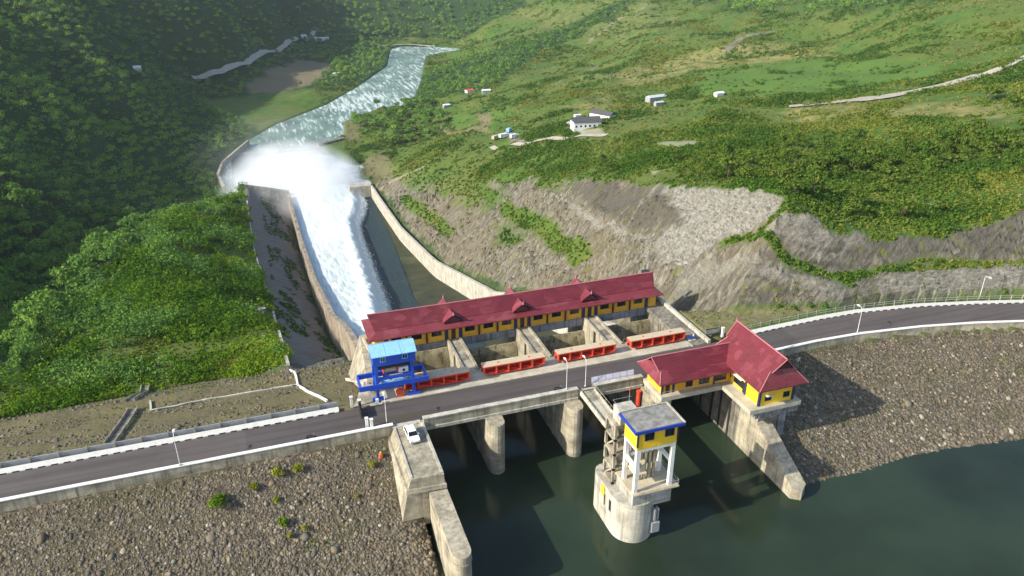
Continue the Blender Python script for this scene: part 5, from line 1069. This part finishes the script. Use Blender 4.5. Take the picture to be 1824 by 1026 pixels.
# bright vine cover on the ridge left of the chute
X, Y, d = scat(150000, 165, 640, -.36, .12); ok = (X < 15.5) & (M_(forestm, X, Y) < .5) & (M_(BARE, X, Y) < .35) & (Y > 150) & (M_(dz-NAT, X, Y) < 1.0)
X, Y, d = X[ok], Y[ok], d[ok]; nn = fbm(X/9, Y/14, 4, 71); keep = rng.uniform(0, 1, len(X)) < np.clip(.30+nn*1.0, .08, .8); X, Y, d, nn = X[keep], Y[keep], d[keep], nn[keep]
r = np.clip(.9+nn*2.8, .45, 3.0)*np.exp(rng.normal(0, .35, len(X)))*(d/260)**.35
edge = np.exp(-((X+3)/15.)**2)+.5*ss(205, 172, Y)*ss(-70, -40, X); vv = np.clip(.40+.55*edge-nn*.75+fbm(X/30, Y/40, 3, 5)*.7+rng.normal(0, .13, len(X)), 0, 1)
tg = fbm(X/13, Y/18, 3, 411)+rng.normal(0, .1, len(X)) > .2; cover('vine_cover', X[~tg], Y[~tg], r[~tg], .95, 22, (.38*(d/220)**.7)[~tg], m_leaf_ridge, vv[~tg]); cover('tall_grass', X[tg], Y[tg], r[tg]*.6, 1.0, 22, (.34*(d/220)**.7)[tg], m_leaf_tall, vv[tg])
X, Y, d = scat(26000, 165, 640, -.36, .10); ok = (X < 8) & (M_(forestm, X, Y) < .6) & (M_(BARE, X, Y) < .3) & (Y > 172) & (M_(linm, X-4, Y) < .1); X, Y, d = X[ok], Y[ok], d[ok]; nn = fbm(X/17, Y/22, 3, 75)
keep = rng.uniform(0, 1, len(X)) < np.clip(nn*2.0+.32-np.exp(-((X+2)/10.)**2)*.6, 0, .7); X, Y, d = X[keep], Y[keep], d[keep]; ix = thin(X, Y, d, 2.4); X, Y, d = X[ix], Y[ix], d[ix]; r = rng.uniform(1.4, 3.6, len(X)); h1 = fbm(X/20, Y/20, 2, 421) > 0; vt = np.clip(rng.normal(.25, .18, len(X)), 0, 1); cover('shrub_thicket', X[h1], Y[h1], r[h1], 1.3, 64, (.44*(d/220)**.6)[h1], m_leaf_ridge, vt[h1], -.1); cover('shrub_thicket', X[~h1], Y[~h1], r[~h1]*1.1, 1.5, 64, (.44*(d/220)**.6)[~h1], m_leaf_forest, vt[~h1], -.1)
# scrub over the right slopes
X, Y, d = scat(170000, 120, 1500, .08, 1.02); f_ = M_(forestm, X, Y); ok = (X > 78) & (f_ < .6) & (M_(BARE, X, Y) < .3); X, Y, d = X[ok], Y[ok], d[ok]
zone = np.maximum.reduce([pm([(1290,215),(1640,215),(1824,230),(1824,300),(1640,300),(1500,320),(1400,300),(1290,285),(1200,300),(1000,318),(960,300),(1100,250)], 14, 110, 12), pm([(800,270),(960,290),(1000,320),(860,320),(820,300)], 6, 150, 8)*.8, pm([(1400,345),(1430,380),(1530,410),(1600,420),(1700,408),(1824,368),(1824,300),(1500,310)], 5, 110, 6)])
dn = M_(zone, X, Y); fl = M_(fieldm, X, Y)+M_(drym, X, Y)*.6; nn = fbm(X/26, Y/26, 4, 91); n2 = fbm(X/7, Y/7, 3, 92)
rst = (M_(ROCK*1., X, Y) > .5)*1.; pr_ = np.maximum(np.clip(.30+.16*(d > 380)+nn*1.5+dn*.45-fl*.6, .05, 1)*np.clip(.7+n2, .2, 1), np.maximum(dn*.35, rst*.8)); keep = rng.uniform(0, 1, len(X)) < pr_; X, Y, d, nn, dn = X[keep], Y[keep], d[keep], nn[keep], dn[keep]
r = np.clip(.75+nn*1.9+dn*.6, .3, 3.0)*rng.uniform(.5, 1.4, len(X))*np.clip(d/260, .7, 4)**.55; r = np.where(M_(ROCK*1., X, Y) > .5, np.minimum(r, rng.uniform(.3, .8, len(X))), r)
big = fbm(X/48, Y/48, 3, 401); yl = big+rng.normal(0, .12, len(X)) > .16; q1 = ~yl
cover('scrub_cover', X[q1], Y[q1], r[q1], .95, 24, (.42*np.clip(d/220, .7, 6)**.5)[q1], m_leaf_slope, np.clip(.36-nn*.9+big*.5+rng.normal(0, .2, len(X)), 0, 1)[q1])
cover('tall_grass', X[yl], Y[yl], r[yl]*.75, .9, 24, (.40*np.clip(d/220, .7, 6)**.5)[yl], m_leaf_tall, np.clip(.45+rng.normal(0, .25, len(X)), 0, 1)[yl])
# dry grass tussocks
X, Y, d = scat(60000, 118, 1100, .06, 1.02); ok = (X > 76) & (M_(forestm, X, Y) < .4) & (M_(np.maximum.reduce([concm*rockm, paleRoad, darkm*rockm, np.where(rd < 4, 1, 0)]), X, Y) < .3) & (Y > 118); X, Y, d = X[ok], Y[ok], d[ok]
rk = M_(rockm, X, Y); nn = fbm(X/11, Y/11, 4, 131); fl = M_(fieldm, X, Y); keep = rng.uniform(0, 1, len(X)) < np.where(rk > .3, np.clip(nn*1.6-.22, 0, .5), np.clip(.28+nn-fl*.35, 0, 1)); keep &= ~((M_(bermm, X, Y) > .5) & (rng.uniform(0, 1, len(X)) > .6)); X, Y, d, nn = X[keep], Y[keep], d[keep], nn[keep]
cover('dry_grass', X, Y, rng.uniform(.25, .7, len(X))*np.clip(d/230, .6, 4)**.7, 1.1, 9, .26*np.clip(d/220, .7, 6)**.85, m_leaf_dry, np.clip(rng.normal(.45, .25, len(X)), 0, 1))
# weeds on the dam slopes, the lined cut and the berm
X = rng.uniform(-95, 15, 16000); Y = rng.uniform(76, 172, 16000); nn = fbm(X/7, Y/4, 3, 171); dsl = (Y > 117)
keep = ((~dsl) & (Y < 104) & (nn > .36)) | (dsl & (nn > .02) & (rng.uniform(0, 1, len(X)) < np.clip((Y-120)/55, .1, .8))); X, Y = X[keep], Y[keep]
X2 = rng.uniform(80, 175, 7000); Y2 = rng.uniform(78, 118, 7000); n2 = fbm(X2/8, Y2/5, 3, 172); k2 = ((Y2 < yn(X2)-1) & (n2 > .38)) | ((Y2 > yk(X2)+3.4) & (n2 > .1)); X = np.r_[X, X2[k2]]; Y = np.r_[Y, Y2[k2]]
X3 = rng.uniform(-14, 15, 6000); Y3 = rng.uniform(150, 545, 6000); n3 = fbm(X3/4+Y3*.02, Y3/22, 3, 173); k3 = (M_(linm, X3, Y3) > .5) & (n3 > .12) & (X3 > -2); nlin = int(k3.sum()); X = np.r_[X, X3[k3]]; Y = np.r_[Y, Y3[k3]]
cover('weeds', X, Y, rng.uniform(.15, .38, len(X))*np.where(Y > 180, 3.2, 1), .8, 9, .13*np.where(Y > 180, 3.2, 1), m_leaf_slope, np.clip(rng.normal(.6, .25, len(X))-np.where(Y > 180, .45, 0), 0, 1))
# trees
def tree_proto(name, H, R, nb, nl, ls, mat, cat, trunkr=.22):
    T = thing(name, 'tree', cat, (0, 0, 0)); cs = []; hs = []
    mb = MB(); top = H*.62; mb.tube([(0, 0, -1.2), (rng.uniform(-.2, .2), rng.uniform(-.2, .2), top*.5), (rng.uniform(-.4, .4), rng.uniform(-.4, .4), top)], [trunkr, trunkr*.75, trunkr*.4], 7)
    for k in range(nb):
        t = 2*math.pi*(k/nb)+rng.uniform(-.4, .4); rr_ = R*rng.uniform(.25, .75)*(0 if k == 0 else 1); zz = H*rng.uniform(.45, .85) if k else H*.82
        c = np.array([rr_*math.cos(t), rr_*math.sin(t), zz]); cs.append(c); hs.append(R*rng.uniform(.34, .60))
        mb.tube([(0, 0, top*rng.uniform(.45, .9)), tuple(c*[.6, .6, .85]), tuple(c)], [trunkr*.5, trunkr*.3, trunkr*.15], 5)
    mb.build('trunk', m_bark, T)
    c = np.array(cs); h = np.array(hs); n = nl//nb; P_, D_ = domes(c-[[0, 0, 1]]*h[:, None]*.35, h, h*rng.uniform(.7, 1.0, nb), n)
    v = np.repeat(rng.uniform(.1, .9, nb), n)*.5+rng.uniform(0, .5, len(P_)); Vq, Fq, a = leaves(P_, D_, ls, v, .8); npmesh('crown', Vq, Fq, mat, {'v': a}, parent=T); return T
PF = [tree_proto('forest_tree', *a, m_leaf_forest, 'tree') for a in ((11, 4.4, 9, 620, .62), (13, 4.0, 10, 640, .62), (9, 4.8, 8, 600, .65), (12, 5.2, 11, 700, .66), (8, 3.4, 7, 480, .55))]
PS = [tree_proto('scrub_tree', *a, m_leaf_slope, 'tree', .14) for a in ((4.2, 2.6, 8, 560, .34), (5.5, 2.4, 8, 560, .34), (3.4, 2.9, 8, 520, .34), (6.5, 3.0, 9, 640, .36))]
def plant(protos, pts_, label, group, smin=.75, smax=1.25):
    for i, (x, y) in enumerate(pts_):
        p = protos[i % len(protos)]; s = rng.uniform(smin, smax); loc = (x, y, float(gz(x, y))-.15)
        if not p.get('used'):
            p['used'] = 1; p.location = loc; p.scale = (s, s, s); p.rotation_euler = (0, 0, rng.uniform(0, 6.28)); p['label'] = label; p['group'] = group
        else: dup(p, loc, rng.uniform(0, 6.28), label, group, (s, s, s*rng.uniform(.85, 1.15)))
def seen(X, Y, mg=40):
    x, y, zz = proj(np.stack([X, Y, gz(X, Y)+4], -1)); return (x > -mg) & (x < 1824+mg) & (y > -60) & (y < 1060)
X, Y, d = scat(30000, 200, 1750); fm = M_(forestm, X, Y); ok = (fm > .45) & (M_(BARE, X, Y) < .3) & (M_(paleRoad, X, Y) < .1) & (M_(linm, X, Y) < .1) & (M_(rd, X, Y) > 6)
X, Y, d = X[ok], Y[ok], d[ok]; ix = thin(X, Y, d, 6.0); X, Y, d = X[ix], Y[ix], d[ix]
sn = seen(X, Y); o_ = np.argsort(np.where(sn, d, 1e9)); ind = o_[:235]; rest = np.setdiff1d(np.arange(len(X)), ind)
print('forest trees', len(X), int(sn.sum()))
plant(PF, list(zip(X[ind], Y[ind])), 'dark leafy tree of the dense forest filling the left valley', 'trees of the left valley forest', .6, 1.15)
Xr, Yr, dr_ = X[rest], Y[rest], d[rest]; nt = len(Xr); R_ = rng.uniform(2.6, 5.2, nt); Ht = rng.uniform(6, 12, nt); z = gz(Xr, Yr)
cs, rs, vs_ = [], [], []
for k in range(4):
    t = rng.uniform(0, 6.28, nt); q_ = R_*(.5 if k else 0); cs.append(np.stack([Xr+q_*np.cos(t), Yr+q_*np.sin(t), z+Ht*(.62 if k else .78)-R_*.3], 1)); rs.append(R_*rng.uniform(.45, .75, nt)); vs_.append(np.clip(rng.normal(.42, .2, nt)+fbm(Xr/70, Yr/90, 3, 7)*1.2, 0, 1))
c = np.concatenate(cs); r = np.concatenate(rs); v0 = np.concatenate(vs_); P_, D_ = domes(c, r, r*.95, 36); v = np.repeat(v0, 36)*.6+rng.uniform(0, .4, len(P_))
Vq, Fq, a = leaves(P_, D_, np.repeat(.52*np.clip(np.tile(dr_, 4)/500, .8, 3)**.7, 36), v); npmesh('forest', Vq, Fq, m_leaf_forest, {'v': a})['kind'] = 'stuff'
# forest floor growth
X, Y, d = scat(60000, 180, 1500); fm = M_(forestm, X, Y); ok = (fm > .4) & (M_(BARE, X, Y) < .3) & (Y > 172); X, Y, d = X[ok], Y[ok], d[ok]
cover('forest_undergrowth', X, Y, rng.uniform(.6, 2.2, len(X))*np.clip(d/320, .7, 4)**.6, .9, 9, .42*np.clip(d/320, .6, 5)**.8, m_leaf_forest, np.clip(rng.normal(.5, .22, len(X))+fbm(X/40, Y/40, 3, 19)*.6, 0, 1))
# trees in the scrub on the right, bank trees, and single ones
zz_ = [pm(l, 5, 110, 8) for l in ([(1300,225),(1480,215),(1640,225),(1640,262),(1500,270),(1330,262)], [(1380,290),(1640,285),(1824,290),(1824,240),(1700,245),(1650,300),(1420,310)], [(1080,205),(1280,200),(1290,240),(1120,250)], [(1230,300),(1400,290),(1400,325),(1240,322)])]
tz = np.maximum.reduce(zz_); X, Y, d = scat(14000, 130, 700, .3, 1.0); ok = (rng.uniform(0, 1, len(X)) < M_(tz, X, Y)*.8+.035) & (M_(BARE, X, Y) < .2) & (M_(forestm, X, Y) < .4) & (M_(fieldm, X, Y) < .3) & (X > 90) & (Y > yk(X)+26) & (np.minimum(cutR(X, Y), cutF(X, Y)) > M_(NAT, X, Y)+3); X, Y, d = X[ok], Y[ok], d[ok]; ix = thin(X, Y, d, 4.5); sn = seen(X, Y); ix = ix[sn[ix]]
ix = ix[np.argsort(d[ix])][:150]; print('scrub trees', len(ix)); plant(PS, list(zip(X[ix], Y[ix])), 'rounded green tree in the scrub above the cut rock faces', 'trees in the scrub on the right slope', .7, 1.35)
bank = pm([(625,190),(700,175),(790,205),(780,240),(700,262),(640,240)], 3, 300, 6); X = rng.uniform(60, 240, 6000); Y = rng.uniform(560, 1000, 6000); ok = (M_(bank, X, Y) > .4) & (M_(rd, X, Y) > 4); X, Y = X[ok], Y[ok]; ix = thin(X, Y, X, 6.5)[:60]
PB = [tree_proto('bank_tree', *a, m_leaf_forest, 'tree') for a in ((11, 4.4, 8, 420, .75), (9, 4.8, 8, 420, .75))]; plant(PB, list(zip(X[ix], Y[ix])), 'dark bushy tree of the clump on the near bank at the river bend', 'trees of the clump at the river bend', .7, 1.2)
for px, lb, s in (((1760, 182), 'large round dark tree standing alone below the pale dirt road', 1.9), ((1785, 128), 'small tree standing on the pale dirt road edge at right', 1.3), ((1073, 300), 'tall slim tree at the edge of the scrub above the dark rock face', 1.3), ((1802, 195), 'bushy tree just right of the large round tree below the dirt road', 1.4)):
    p = ground(*px); dup(PS[1 if 'slim' in lb else 0], (p[0], p[1], p[2]-.2), rng.uniform(0, 6), lb, 'single trees on the right slope', (s*(.6 if 'slim' in lb else 1), s*(.6 if 'slim' in lb else 1), s))
# bushes growing among the stones of the left dam slope
def bush(px, r, mat, lb, nl=420, ls=.16):
    p = cast(lambda X, Y: -1.2-(105.3-Y)/2.3, px[0], px[1], 60, 300); T = thing('bush', lb, 'bush', tuple(p), 'bushes on the rubble slope left of the spillway'); nb = 9
    c = np.stack([rng.uniform(-.5, .5, nb)*r, rng.uniform(-.5, .5, nb)*r, rng.uniform(.1, .6, nb)*r], 1); h = rng.uniform(.4, .62, nb)*r; P_, D_ = domes(c, h, h, nl//nb)
    Vq, Fq, a = leaves(P_, D_, ls*(r/1.1)**.5, rng.uniform(.1, .9, len(P_)), .9); npmesh('foliage', Vq, Fq, mat, {'v': a}, parent=T)
    mb = MB()
    for k in range(6): t = k*1.05; mb.tube([(0, 0, -.3), (.3*r*math.cos(t), .3*r*math.sin(t), .35*r), (.6*r*math.cos(t), .6*r*math.sin(t), .7*r)], [.04, .03, .012], 5)
    mb.build('stems', m_bark, T)
for b_ in (((393, 898), 1.6, m_leaf_ridge, 'largest dark green bush among the stones of the left rubble slope', 900), ((495, 845), 1.0, m_leaf_yel, 'yellow-green bush below the crest wall, left one of a close pair'), ((530, 838), 1.0, m_leaf_yel, 'yellow-green bush below the crest wall, right one of a close pair'), ((453, 870), .8, m_leaf_yel, 'small yellow-green bush up the slope to the right of the largest bush'),
           ((492, 893), .6, m_leaf_yel, 'tiny yellow-green bush below the close pair of bushes'), ((504, 935), 1.0, m_leaf_ridge, 'medium dark green bush low on the left rubble slope'), ((543, 942), .55, m_leaf_yel, 'yellow-green tuft just right of the medium dark bush'), ((517, 956), .5, m_leaf_yel, 'yellow-green tuft just below the medium dark bush'), ((664, 830), .75, m_leaf_yel, 'yellow-green bush next to the orange marker stone'), ((637, 885), .35, m_leaf_yel, 'tiny yellow tuft below the orange marker stone')): bush(*b_)
# ------------------------------------------------------------------ stones of the rubble slopes
def icos():
    t = (1+5**.5)/2; v = np.array([(-1,t,0),(1,t,0),(-1,-t,0),(1,-t,0),(0,-1,t),(0,1,t),(0,-1,-t),(0,1,-t),(t,0,-1),(t,0,1),(-t,0,-1),(-t,0,1)], float); v /= np.linalg.norm(v[0])
    f = np.array([(0,11,5),(0,5,1),(0,1,7),(0,7,10),(0,10,11),(1,5,9),(5,11,4),(11,10,2),(10,7,6),(7,1,8),(3,9,4),(3,4,2),(3,2,6),(3,6,8),(3,8,9),(4,9,5),(2,4,11),(6,2,10),(8,6,7),(9,8,1)]); return v, f
IV, IF = icos()
g = G('rubble_stone'); a = g.attr('v'); p = g.pos(); n = g.noise(p, 2.5, 4, .6); c = g.ramp(a, [(0, (.070, .060, .045)), (.45, (.135, .116, .088)), (.8, (.21, .183, .138)), (1., (.38, .34, .265))]); c = g.mix(g.math('MULTIPLY', n, .45), c, (.11, .09, .06)); v2 = g.voro(p, .9); s2_ = g.N('ShaderNodeSeparateColor'); g.L(v2.outputs['Color'], s2_.inputs[0]); c = g.mix(g.math('MULTIPLY', g.ramp(s2_.outputs[1], [(.6, 0), (1, 1)]), .55), c, (.22, .16, .085)); c = g.mix(g.math('MULTIPLY', g.ramp(s2_.outputs[2], [(.6, 0), (1, 1)]), .45), c, (.145, .135, .12))
mz = g.N('ShaderNodeSeparateXYZ'); g.L(p, mz.inputs[0]); mo = g.noise(p, .22, 4, .6); mf = g.math('MULTIPLY', g.ramp(g.math('ADD', g.math('MULTIPLY', mz.outputs[2], .09), g.math('MULTIPLY', mo, 1.1)), [(.35, 0), (.6, 1)]), .6); c = g.mix(mf, c, (.075, .082, .045)); g.bump(n, .4, .08); m_stone = g.fin(c, .9, spec=.2)
def stones(name, X, Y, s, v, hz):
    n = len(X); z = hz(X, Y); sc = np.stack([s*rng.uniform(.75, 1.3, n), s*rng.uniform(.7, 1.1, n), s*rng.uniform(.28, .5, n)], 1); th = rng.uniform(0, 6.28, n)
    q = IV[None]*(1+rng.uniform(-.22, .22, (n, 12, 1)))*sc[:, None]; cx = q[..., 0]*np.cos(th)[:, None]-q[..., 1]*np.sin(th)[:, None]; cy = q[..., 0]*np.sin(th)[:, None]+q[..., 1]*np.cos(th)[:, None]
    Vq = np.stack([cx+X[:, None], cy+Y[:, None], q[..., 2]+z[:, None]+cy*.40+s[:, None]*.04], -1).reshape(-1, 3); Fq = (IF[None]+12*np.arange(n)[:, None, None]).reshape(-1, 3)
    o = npmesh(name, Vq, Fq, m_stone, {'v': np.repeat(v, 12)}); o['kind'] = 'stuff'; return o
def field(n, x0, x1, y0f, y1f): X = rng.uniform(x0, x1, n); return X, y0f(X)+(y1f(X)-y0f(X))*rng.uniform(0, 1, n)
n_ = 26000; X1, Y1 = field(n_, -75, 17.2, lambda x: 72+0*x, lambda x: 104.6+0*x); X2, Y2 = field(23000, 78.6, 185, lambda x: 74+0*x, lambda x: yn(x)-.8); X = np.r_[X1, X2]; Y = np.r_[Y1, Y2]
k = ((X < 13.2) | (X > 77) | ((Y < 90.5) & (X < 17.2))); X, Y = X[k], Y[k]; s = np.exp(rng.normal(-1.80, .42, len(X))); low = np.clip((104-Y)/24, 0, 1); s = s*(.82+.40*low); v = np.clip(rng.beta(1.6, 3.2, len(X))+low*.10+fbm(X/9, Y/9, 3, 5)*.25, 0, 1); v = np.where(rng.uniform(0, 1, len(X)) < .035, 1., v)
stones('rubble_stones', X, Y, s, v, lambda a, b: gz(a, b))
X, Y = field(9000, -110, 13, lambda x: 117.2+0*x, lambda x: 168+0*x); k = fbm(X/9, Y/4, 3, 15) > -.06; X, Y = X[k], Y[k]; stones('slope_stones', X, Y, np.exp(rng.normal(-1.6, .4, len(X))), np.clip(rng.beta(1.6, 3.4, len(X)), 0, 1), lambda a, b: gz(a, b))
bp = []
for k in range(5):
    Vq = IV*(1+rng.uniform(-.25, .25, (12, 1)))*[1, .8, .65]; me_o = npmesh('boulder', Vq, IF, m_stone, {'v': np.full(12, rng.uniform(.7, .95))}); COL.objects.unlink(me_o); bp.append(me_o)
for k in range(130):
    sd_ = k % 2; x = rng.uniform(-48, 16.6) if sd_ == 0 else rng.uniform(80, 160); y = rng.uniform(76, 100) if sd_ == 0 else rng.uniform(81, float(yn(x))-3)
    if sd_ == 0 and x > 12.5 and y > 89: continue
    o = bp[k % 5].copy(); COL.objects.link(o); s = rng.uniform(.24, .46); o.location = (x, y, float(gz(x, y))+.12); o.scale = (s, s, s); o.rotation_euler = (rng.uniform(-.3, .3), rng.uniform(-.3, .3), rng.uniform(0, 6.28))
    tag(o, 'pale boulder among the smaller stones of the %s rubble slope' % ('left' if sd_ == 0 else 'right'), 'boulder', 'pale boulders on the %s rubble slope' % ('left' if sd_ == 0 else 'right'))
# ------------------------------------------------------------------ water rushing down the chute
zfl = lambda X, Y: zw(Y)-9
def flo(l, up=0.): return np.array([cast(lambda X, Y: zfl(X, Y)+up, x, y, 150, 900)[:2] for x, y in l])
edge_w = flo([(706,600),(700,575),(690,540),(681,515),(669,485),(657,455),(646,425),(640,400),(648,380),(652,360)], 2.2); edge_f = flo([(745,556),(728,530),(718,500),(707,470),(697,440),(687,415),(676,395),(668,375),(660,358)])
EW = lambda Y: np.interp(Y, edge_w[:, 1], edge_w[:, 0]); EF = lambda Y: np.interp(Y, edge_f[:, 1], edge_f[:, 0])
print('edges', np.round(edge_w, 0).tolist(), np.round(edge_f, 0).tolist())
wy = np.linspace(141, 560, 300); wt = np.linspace(0, 1, 60); WY, WT = np.meshgrid(wy, wt, indexing='ij'); we = EF(WY)+2; WX = 18.05+(we-18.05)*WT
core = ss(3.0, -3.5, WX-EW(WY))
hz_ = zfl(WX, WY)+.25+5.2*ss(1.5, -9, WX-EW(WY))*ss(141, 165, WY)+core*(.8+.45*fbm(WX/2.5, WY/14, 4, 3))+.12*fbm(WX/2, WY/2, 3, 9)
jet = np.exp(-((WX-EW(WY)+5.5)/4.)**2)*ss(545, 420, WY)*ss(140, 200, WY); hz_ += jet*1.6*(1+.6*fbm(WX/2, WY/5, 3, 13))
foam = np.clip(core*(.66+.2*ss(330, 520, WY))+jet*.62, 0, 1.1); n0, n1 = WX.shape; ii = np.arange(n0*n1).reshape(n0, n1)
g = G('white_water'); p = g.pos(); a = g.attr('foam'); n = g.noise(g.scale(p, (1.1, .07, .12)), 1., 7, .66, .3); nf = g.noise(p, 1.6, 4, .7)
f = g.math('ADD', a, g.math('MULTIPLY', g.math('MULTIPLY', g.math('SUBTRACT', n, .50), 2.2), g.math('ADD', a, .32, clamp=True))); k = g.ramp(f, [(.10, 0), (.40, .45), (.75, 1)])
c = g.mix(k, g.mix(g.ramp(a, [(.1, 0), (.5, 1)]), g.mix(n, (.018, .032, .038), (.034, .056, .058)), (.20, .29, .27)), g.mix(nf, (.50, .58, .57), (.78, .81, .80))); g.bump(n, .5, .5); m_ww = g.fin(c, .7, spec=.12)
stru(npmesh('chute_water', np.stack([WX.ravel(), WY.ravel(), hz_.ravel()], 1), np.stack([ii[:-1, :-1].ravel(), ii[1:, :-1].ravel(), ii[1:, 1:].ravel(), ii[:-1, 1:].ravel()], 1), m_ww, {'foam': foam.ravel()}, True))
# droplets flung off the jet
nd = 14000; Y = rng.uniform(150, 540, nd); X = EW(Y)-3+np.abs(rng.normal(0, 1, nd))*np.clip((Y-150)/60, .4, 2.0); Zd = zfl(X, Y)+.5+rng.gamma(1.5, .9, nd)*np.exp(-np.maximum(X-EW(Y), 0)/5)*1.3
m_drop = paint('spray_droplets', (.86, .88, .88), .6, 0.); C_ = np.stack([X, Y, Zd], 1); Vq, Fq, a = leaves(C_, np.tile([0, -.3, 1.], (nd, 1)), rng.uniform(.05, .15, nd)*(Y/250), 0.); npmesh('spray_droplets', Vq, Fq, m_drop)['kind'] = 'stuff'
# ------------------------------------------------------------------ spray cloud over the plunge pool
def mist(name, c, r, dens, nsc, lo, hi, seed, pw=1.4):
    mb = MB(c); n, m = 20, 12
    vs = [(c[0]+r[0]*math.sin(math.pi*j/m)*math.cos(2*math.pi*i/n), c[1]+r[1]*math.sin(math.pi*j/m)*math.sin(2*math.pi*i/n), c[2]+r[2]*math.cos(math.pi*j/m)) for j in range(1, m) for i in range(n)]+[(c[0], c[1], c[2]+r[2]), (c[0], c[1], c[2]-r[2])]
    t_, b_ = len(vs)-2, len(vs)-1; fs = [(j*n+i, j*n+(i+1) % n, (j+1)*n+(i+1) % n, (j+1)*n+i) for j in range(m-2) for i in range(n)]+[(t_, (i+1) % n, i) for i in range(n)]+[(b_, (m-2)*n+i, (m-2)*n+(i+1) % n) for i in range(n)]
    mb.add(vs, fs); mt = bpy.data.materials.new(name); mt.use_nodes = True; t = mt.node_tree; t.nodes.remove(t.nodes['Principled BSDF']); N = t.nodes.new; L = t.links.new
    pv = N('ShaderNodeVolumePrincipled'); pv.inputs['Color'].default_value = (.97, .98, 1, 1); pv.inputs['Anisotropy'].default_value = .0
    tc = N('ShaderNodeTexCoord'); mp = N('ShaderNodeMapping'); mp.inputs['Scale'].default_value = tuple(1/q for q in r); L(tc.outputs['Object'], mp.inputs[0])
    ln = N('ShaderNodeVectorMath'); ln.operation = 'LENGTH'; L(mp.outputs[0], ln.inputs[0])
    fo = N('ShaderNodeMapRange'); fo.inputs[1].default_value = 1.; fo.inputs[2].default_value = .15; fo.inputs[3].default_value = 0; fo.inputs[4].default_value = 1; L(ln.outputs['Value'], fo.inputs[0])
    pw_ = N('ShaderNodeMath'); pw_.operation = 'POWER'; L(fo.outputs[0], pw_.inputs[0]); pw_.inputs[1].default_value = pw
    nz = N('ShaderNodeTexNoise'); nz.inputs['Scale'].default_value = nsc; nz.inputs['Detail'].default_value = 5; L(tc.outputs['Object'], nz.inputs['Vector'])
    mr = N('ShaderNodeMapRange'); mr.inputs[1].default_value = lo; mr.inputs[2].default_value = hi; L(nz.outputs['Fac'], mr.inputs[0])
    m1 = N('ShaderNodeMath'); m1.operation = 'MULTIPLY'; L(pw_.outputs[0], m1.inputs[0]); L(mr.outputs[0], m1.inputs[1]); m2 = N('ShaderNodeMath'); m2.operation = 'MULTIPLY'; L(m1.outputs[0], m2.inputs[0]); m2.inputs[1].default_value = dens
    L(m2.outputs[0], pv.inputs['Density']); L(pv.outputs[0], t.nodes['Material Output'].inputs['Volume']); return stru(mb.build(name, mt), 'stuff')
mist('spray_cloud', (24, 592, -107), (58, 106, 29), .13, .045, .34, .62, 1, 1.1)
mist('spray_cloud', (8, 630, -95), (72, 115, 40), .0035, .018, .35, .65, 2)
mist('chute_spray', (34, 400, -88), (14, 170, 8), .03, .05, .3, .7, 3)
# foaming mound where the chute lands
fx = np.linspace(-22, 84, 90); fy = np.linspace(545, 720, 120); FX, FY = np.meshgrid(fx, fy, indexing='ij'); ff = np.clip(1.15-np.hypot((FX-32)/62, (FY-580)/125)**1.8+fbm(FX/16, FY/22, 4, 51)*.7, 0, 1.2)
i2 = np.arange(FX.size).reshape(FX.shape); stru(npmesh('pool_foam', np.stack([FX.ravel(), FY.ravel(), (RIVZ+.15+ff*5.5*(1+.5*fbm(FX/6, FY/7, 4, 52))).ravel()], 1), np.stack([i2[:-1, :-1].ravel(), i2[1:, :-1].ravel(), i2[1:, 1:].ravel(), i2[:-1, 1:].ravel()], 1), m_ww, {'foam': (ff*.95).ravel()}, True))
try: SC.cycles.volume_bounces = 3; SC.cycles.volume_step_rate = 3.0
except Exception: pass
# ------------------------------------------------------------------ haze in the valley air
hz = MB((300, 900, 0)); hz.box(-1300, 2000, -60, 2700, -140, 130); mt = bpy.data.materials.new('haze'); mt.use_nodes = True; t = mt.node_tree; t.nodes.remove(t.nodes['Principled BSDF'])
pv = t.nodes.new('ShaderNodeVolumePrincipled'); pv.inputs['Color'].default_value = (.80, .88, 1, 1); pv.inputs['Density'].default_value = .00004; t.links.new(pv.outputs[0], t.nodes['Material Output'].inputs['Volume'])
HZ = stru(hz.build('haze', mt), 'stuff')
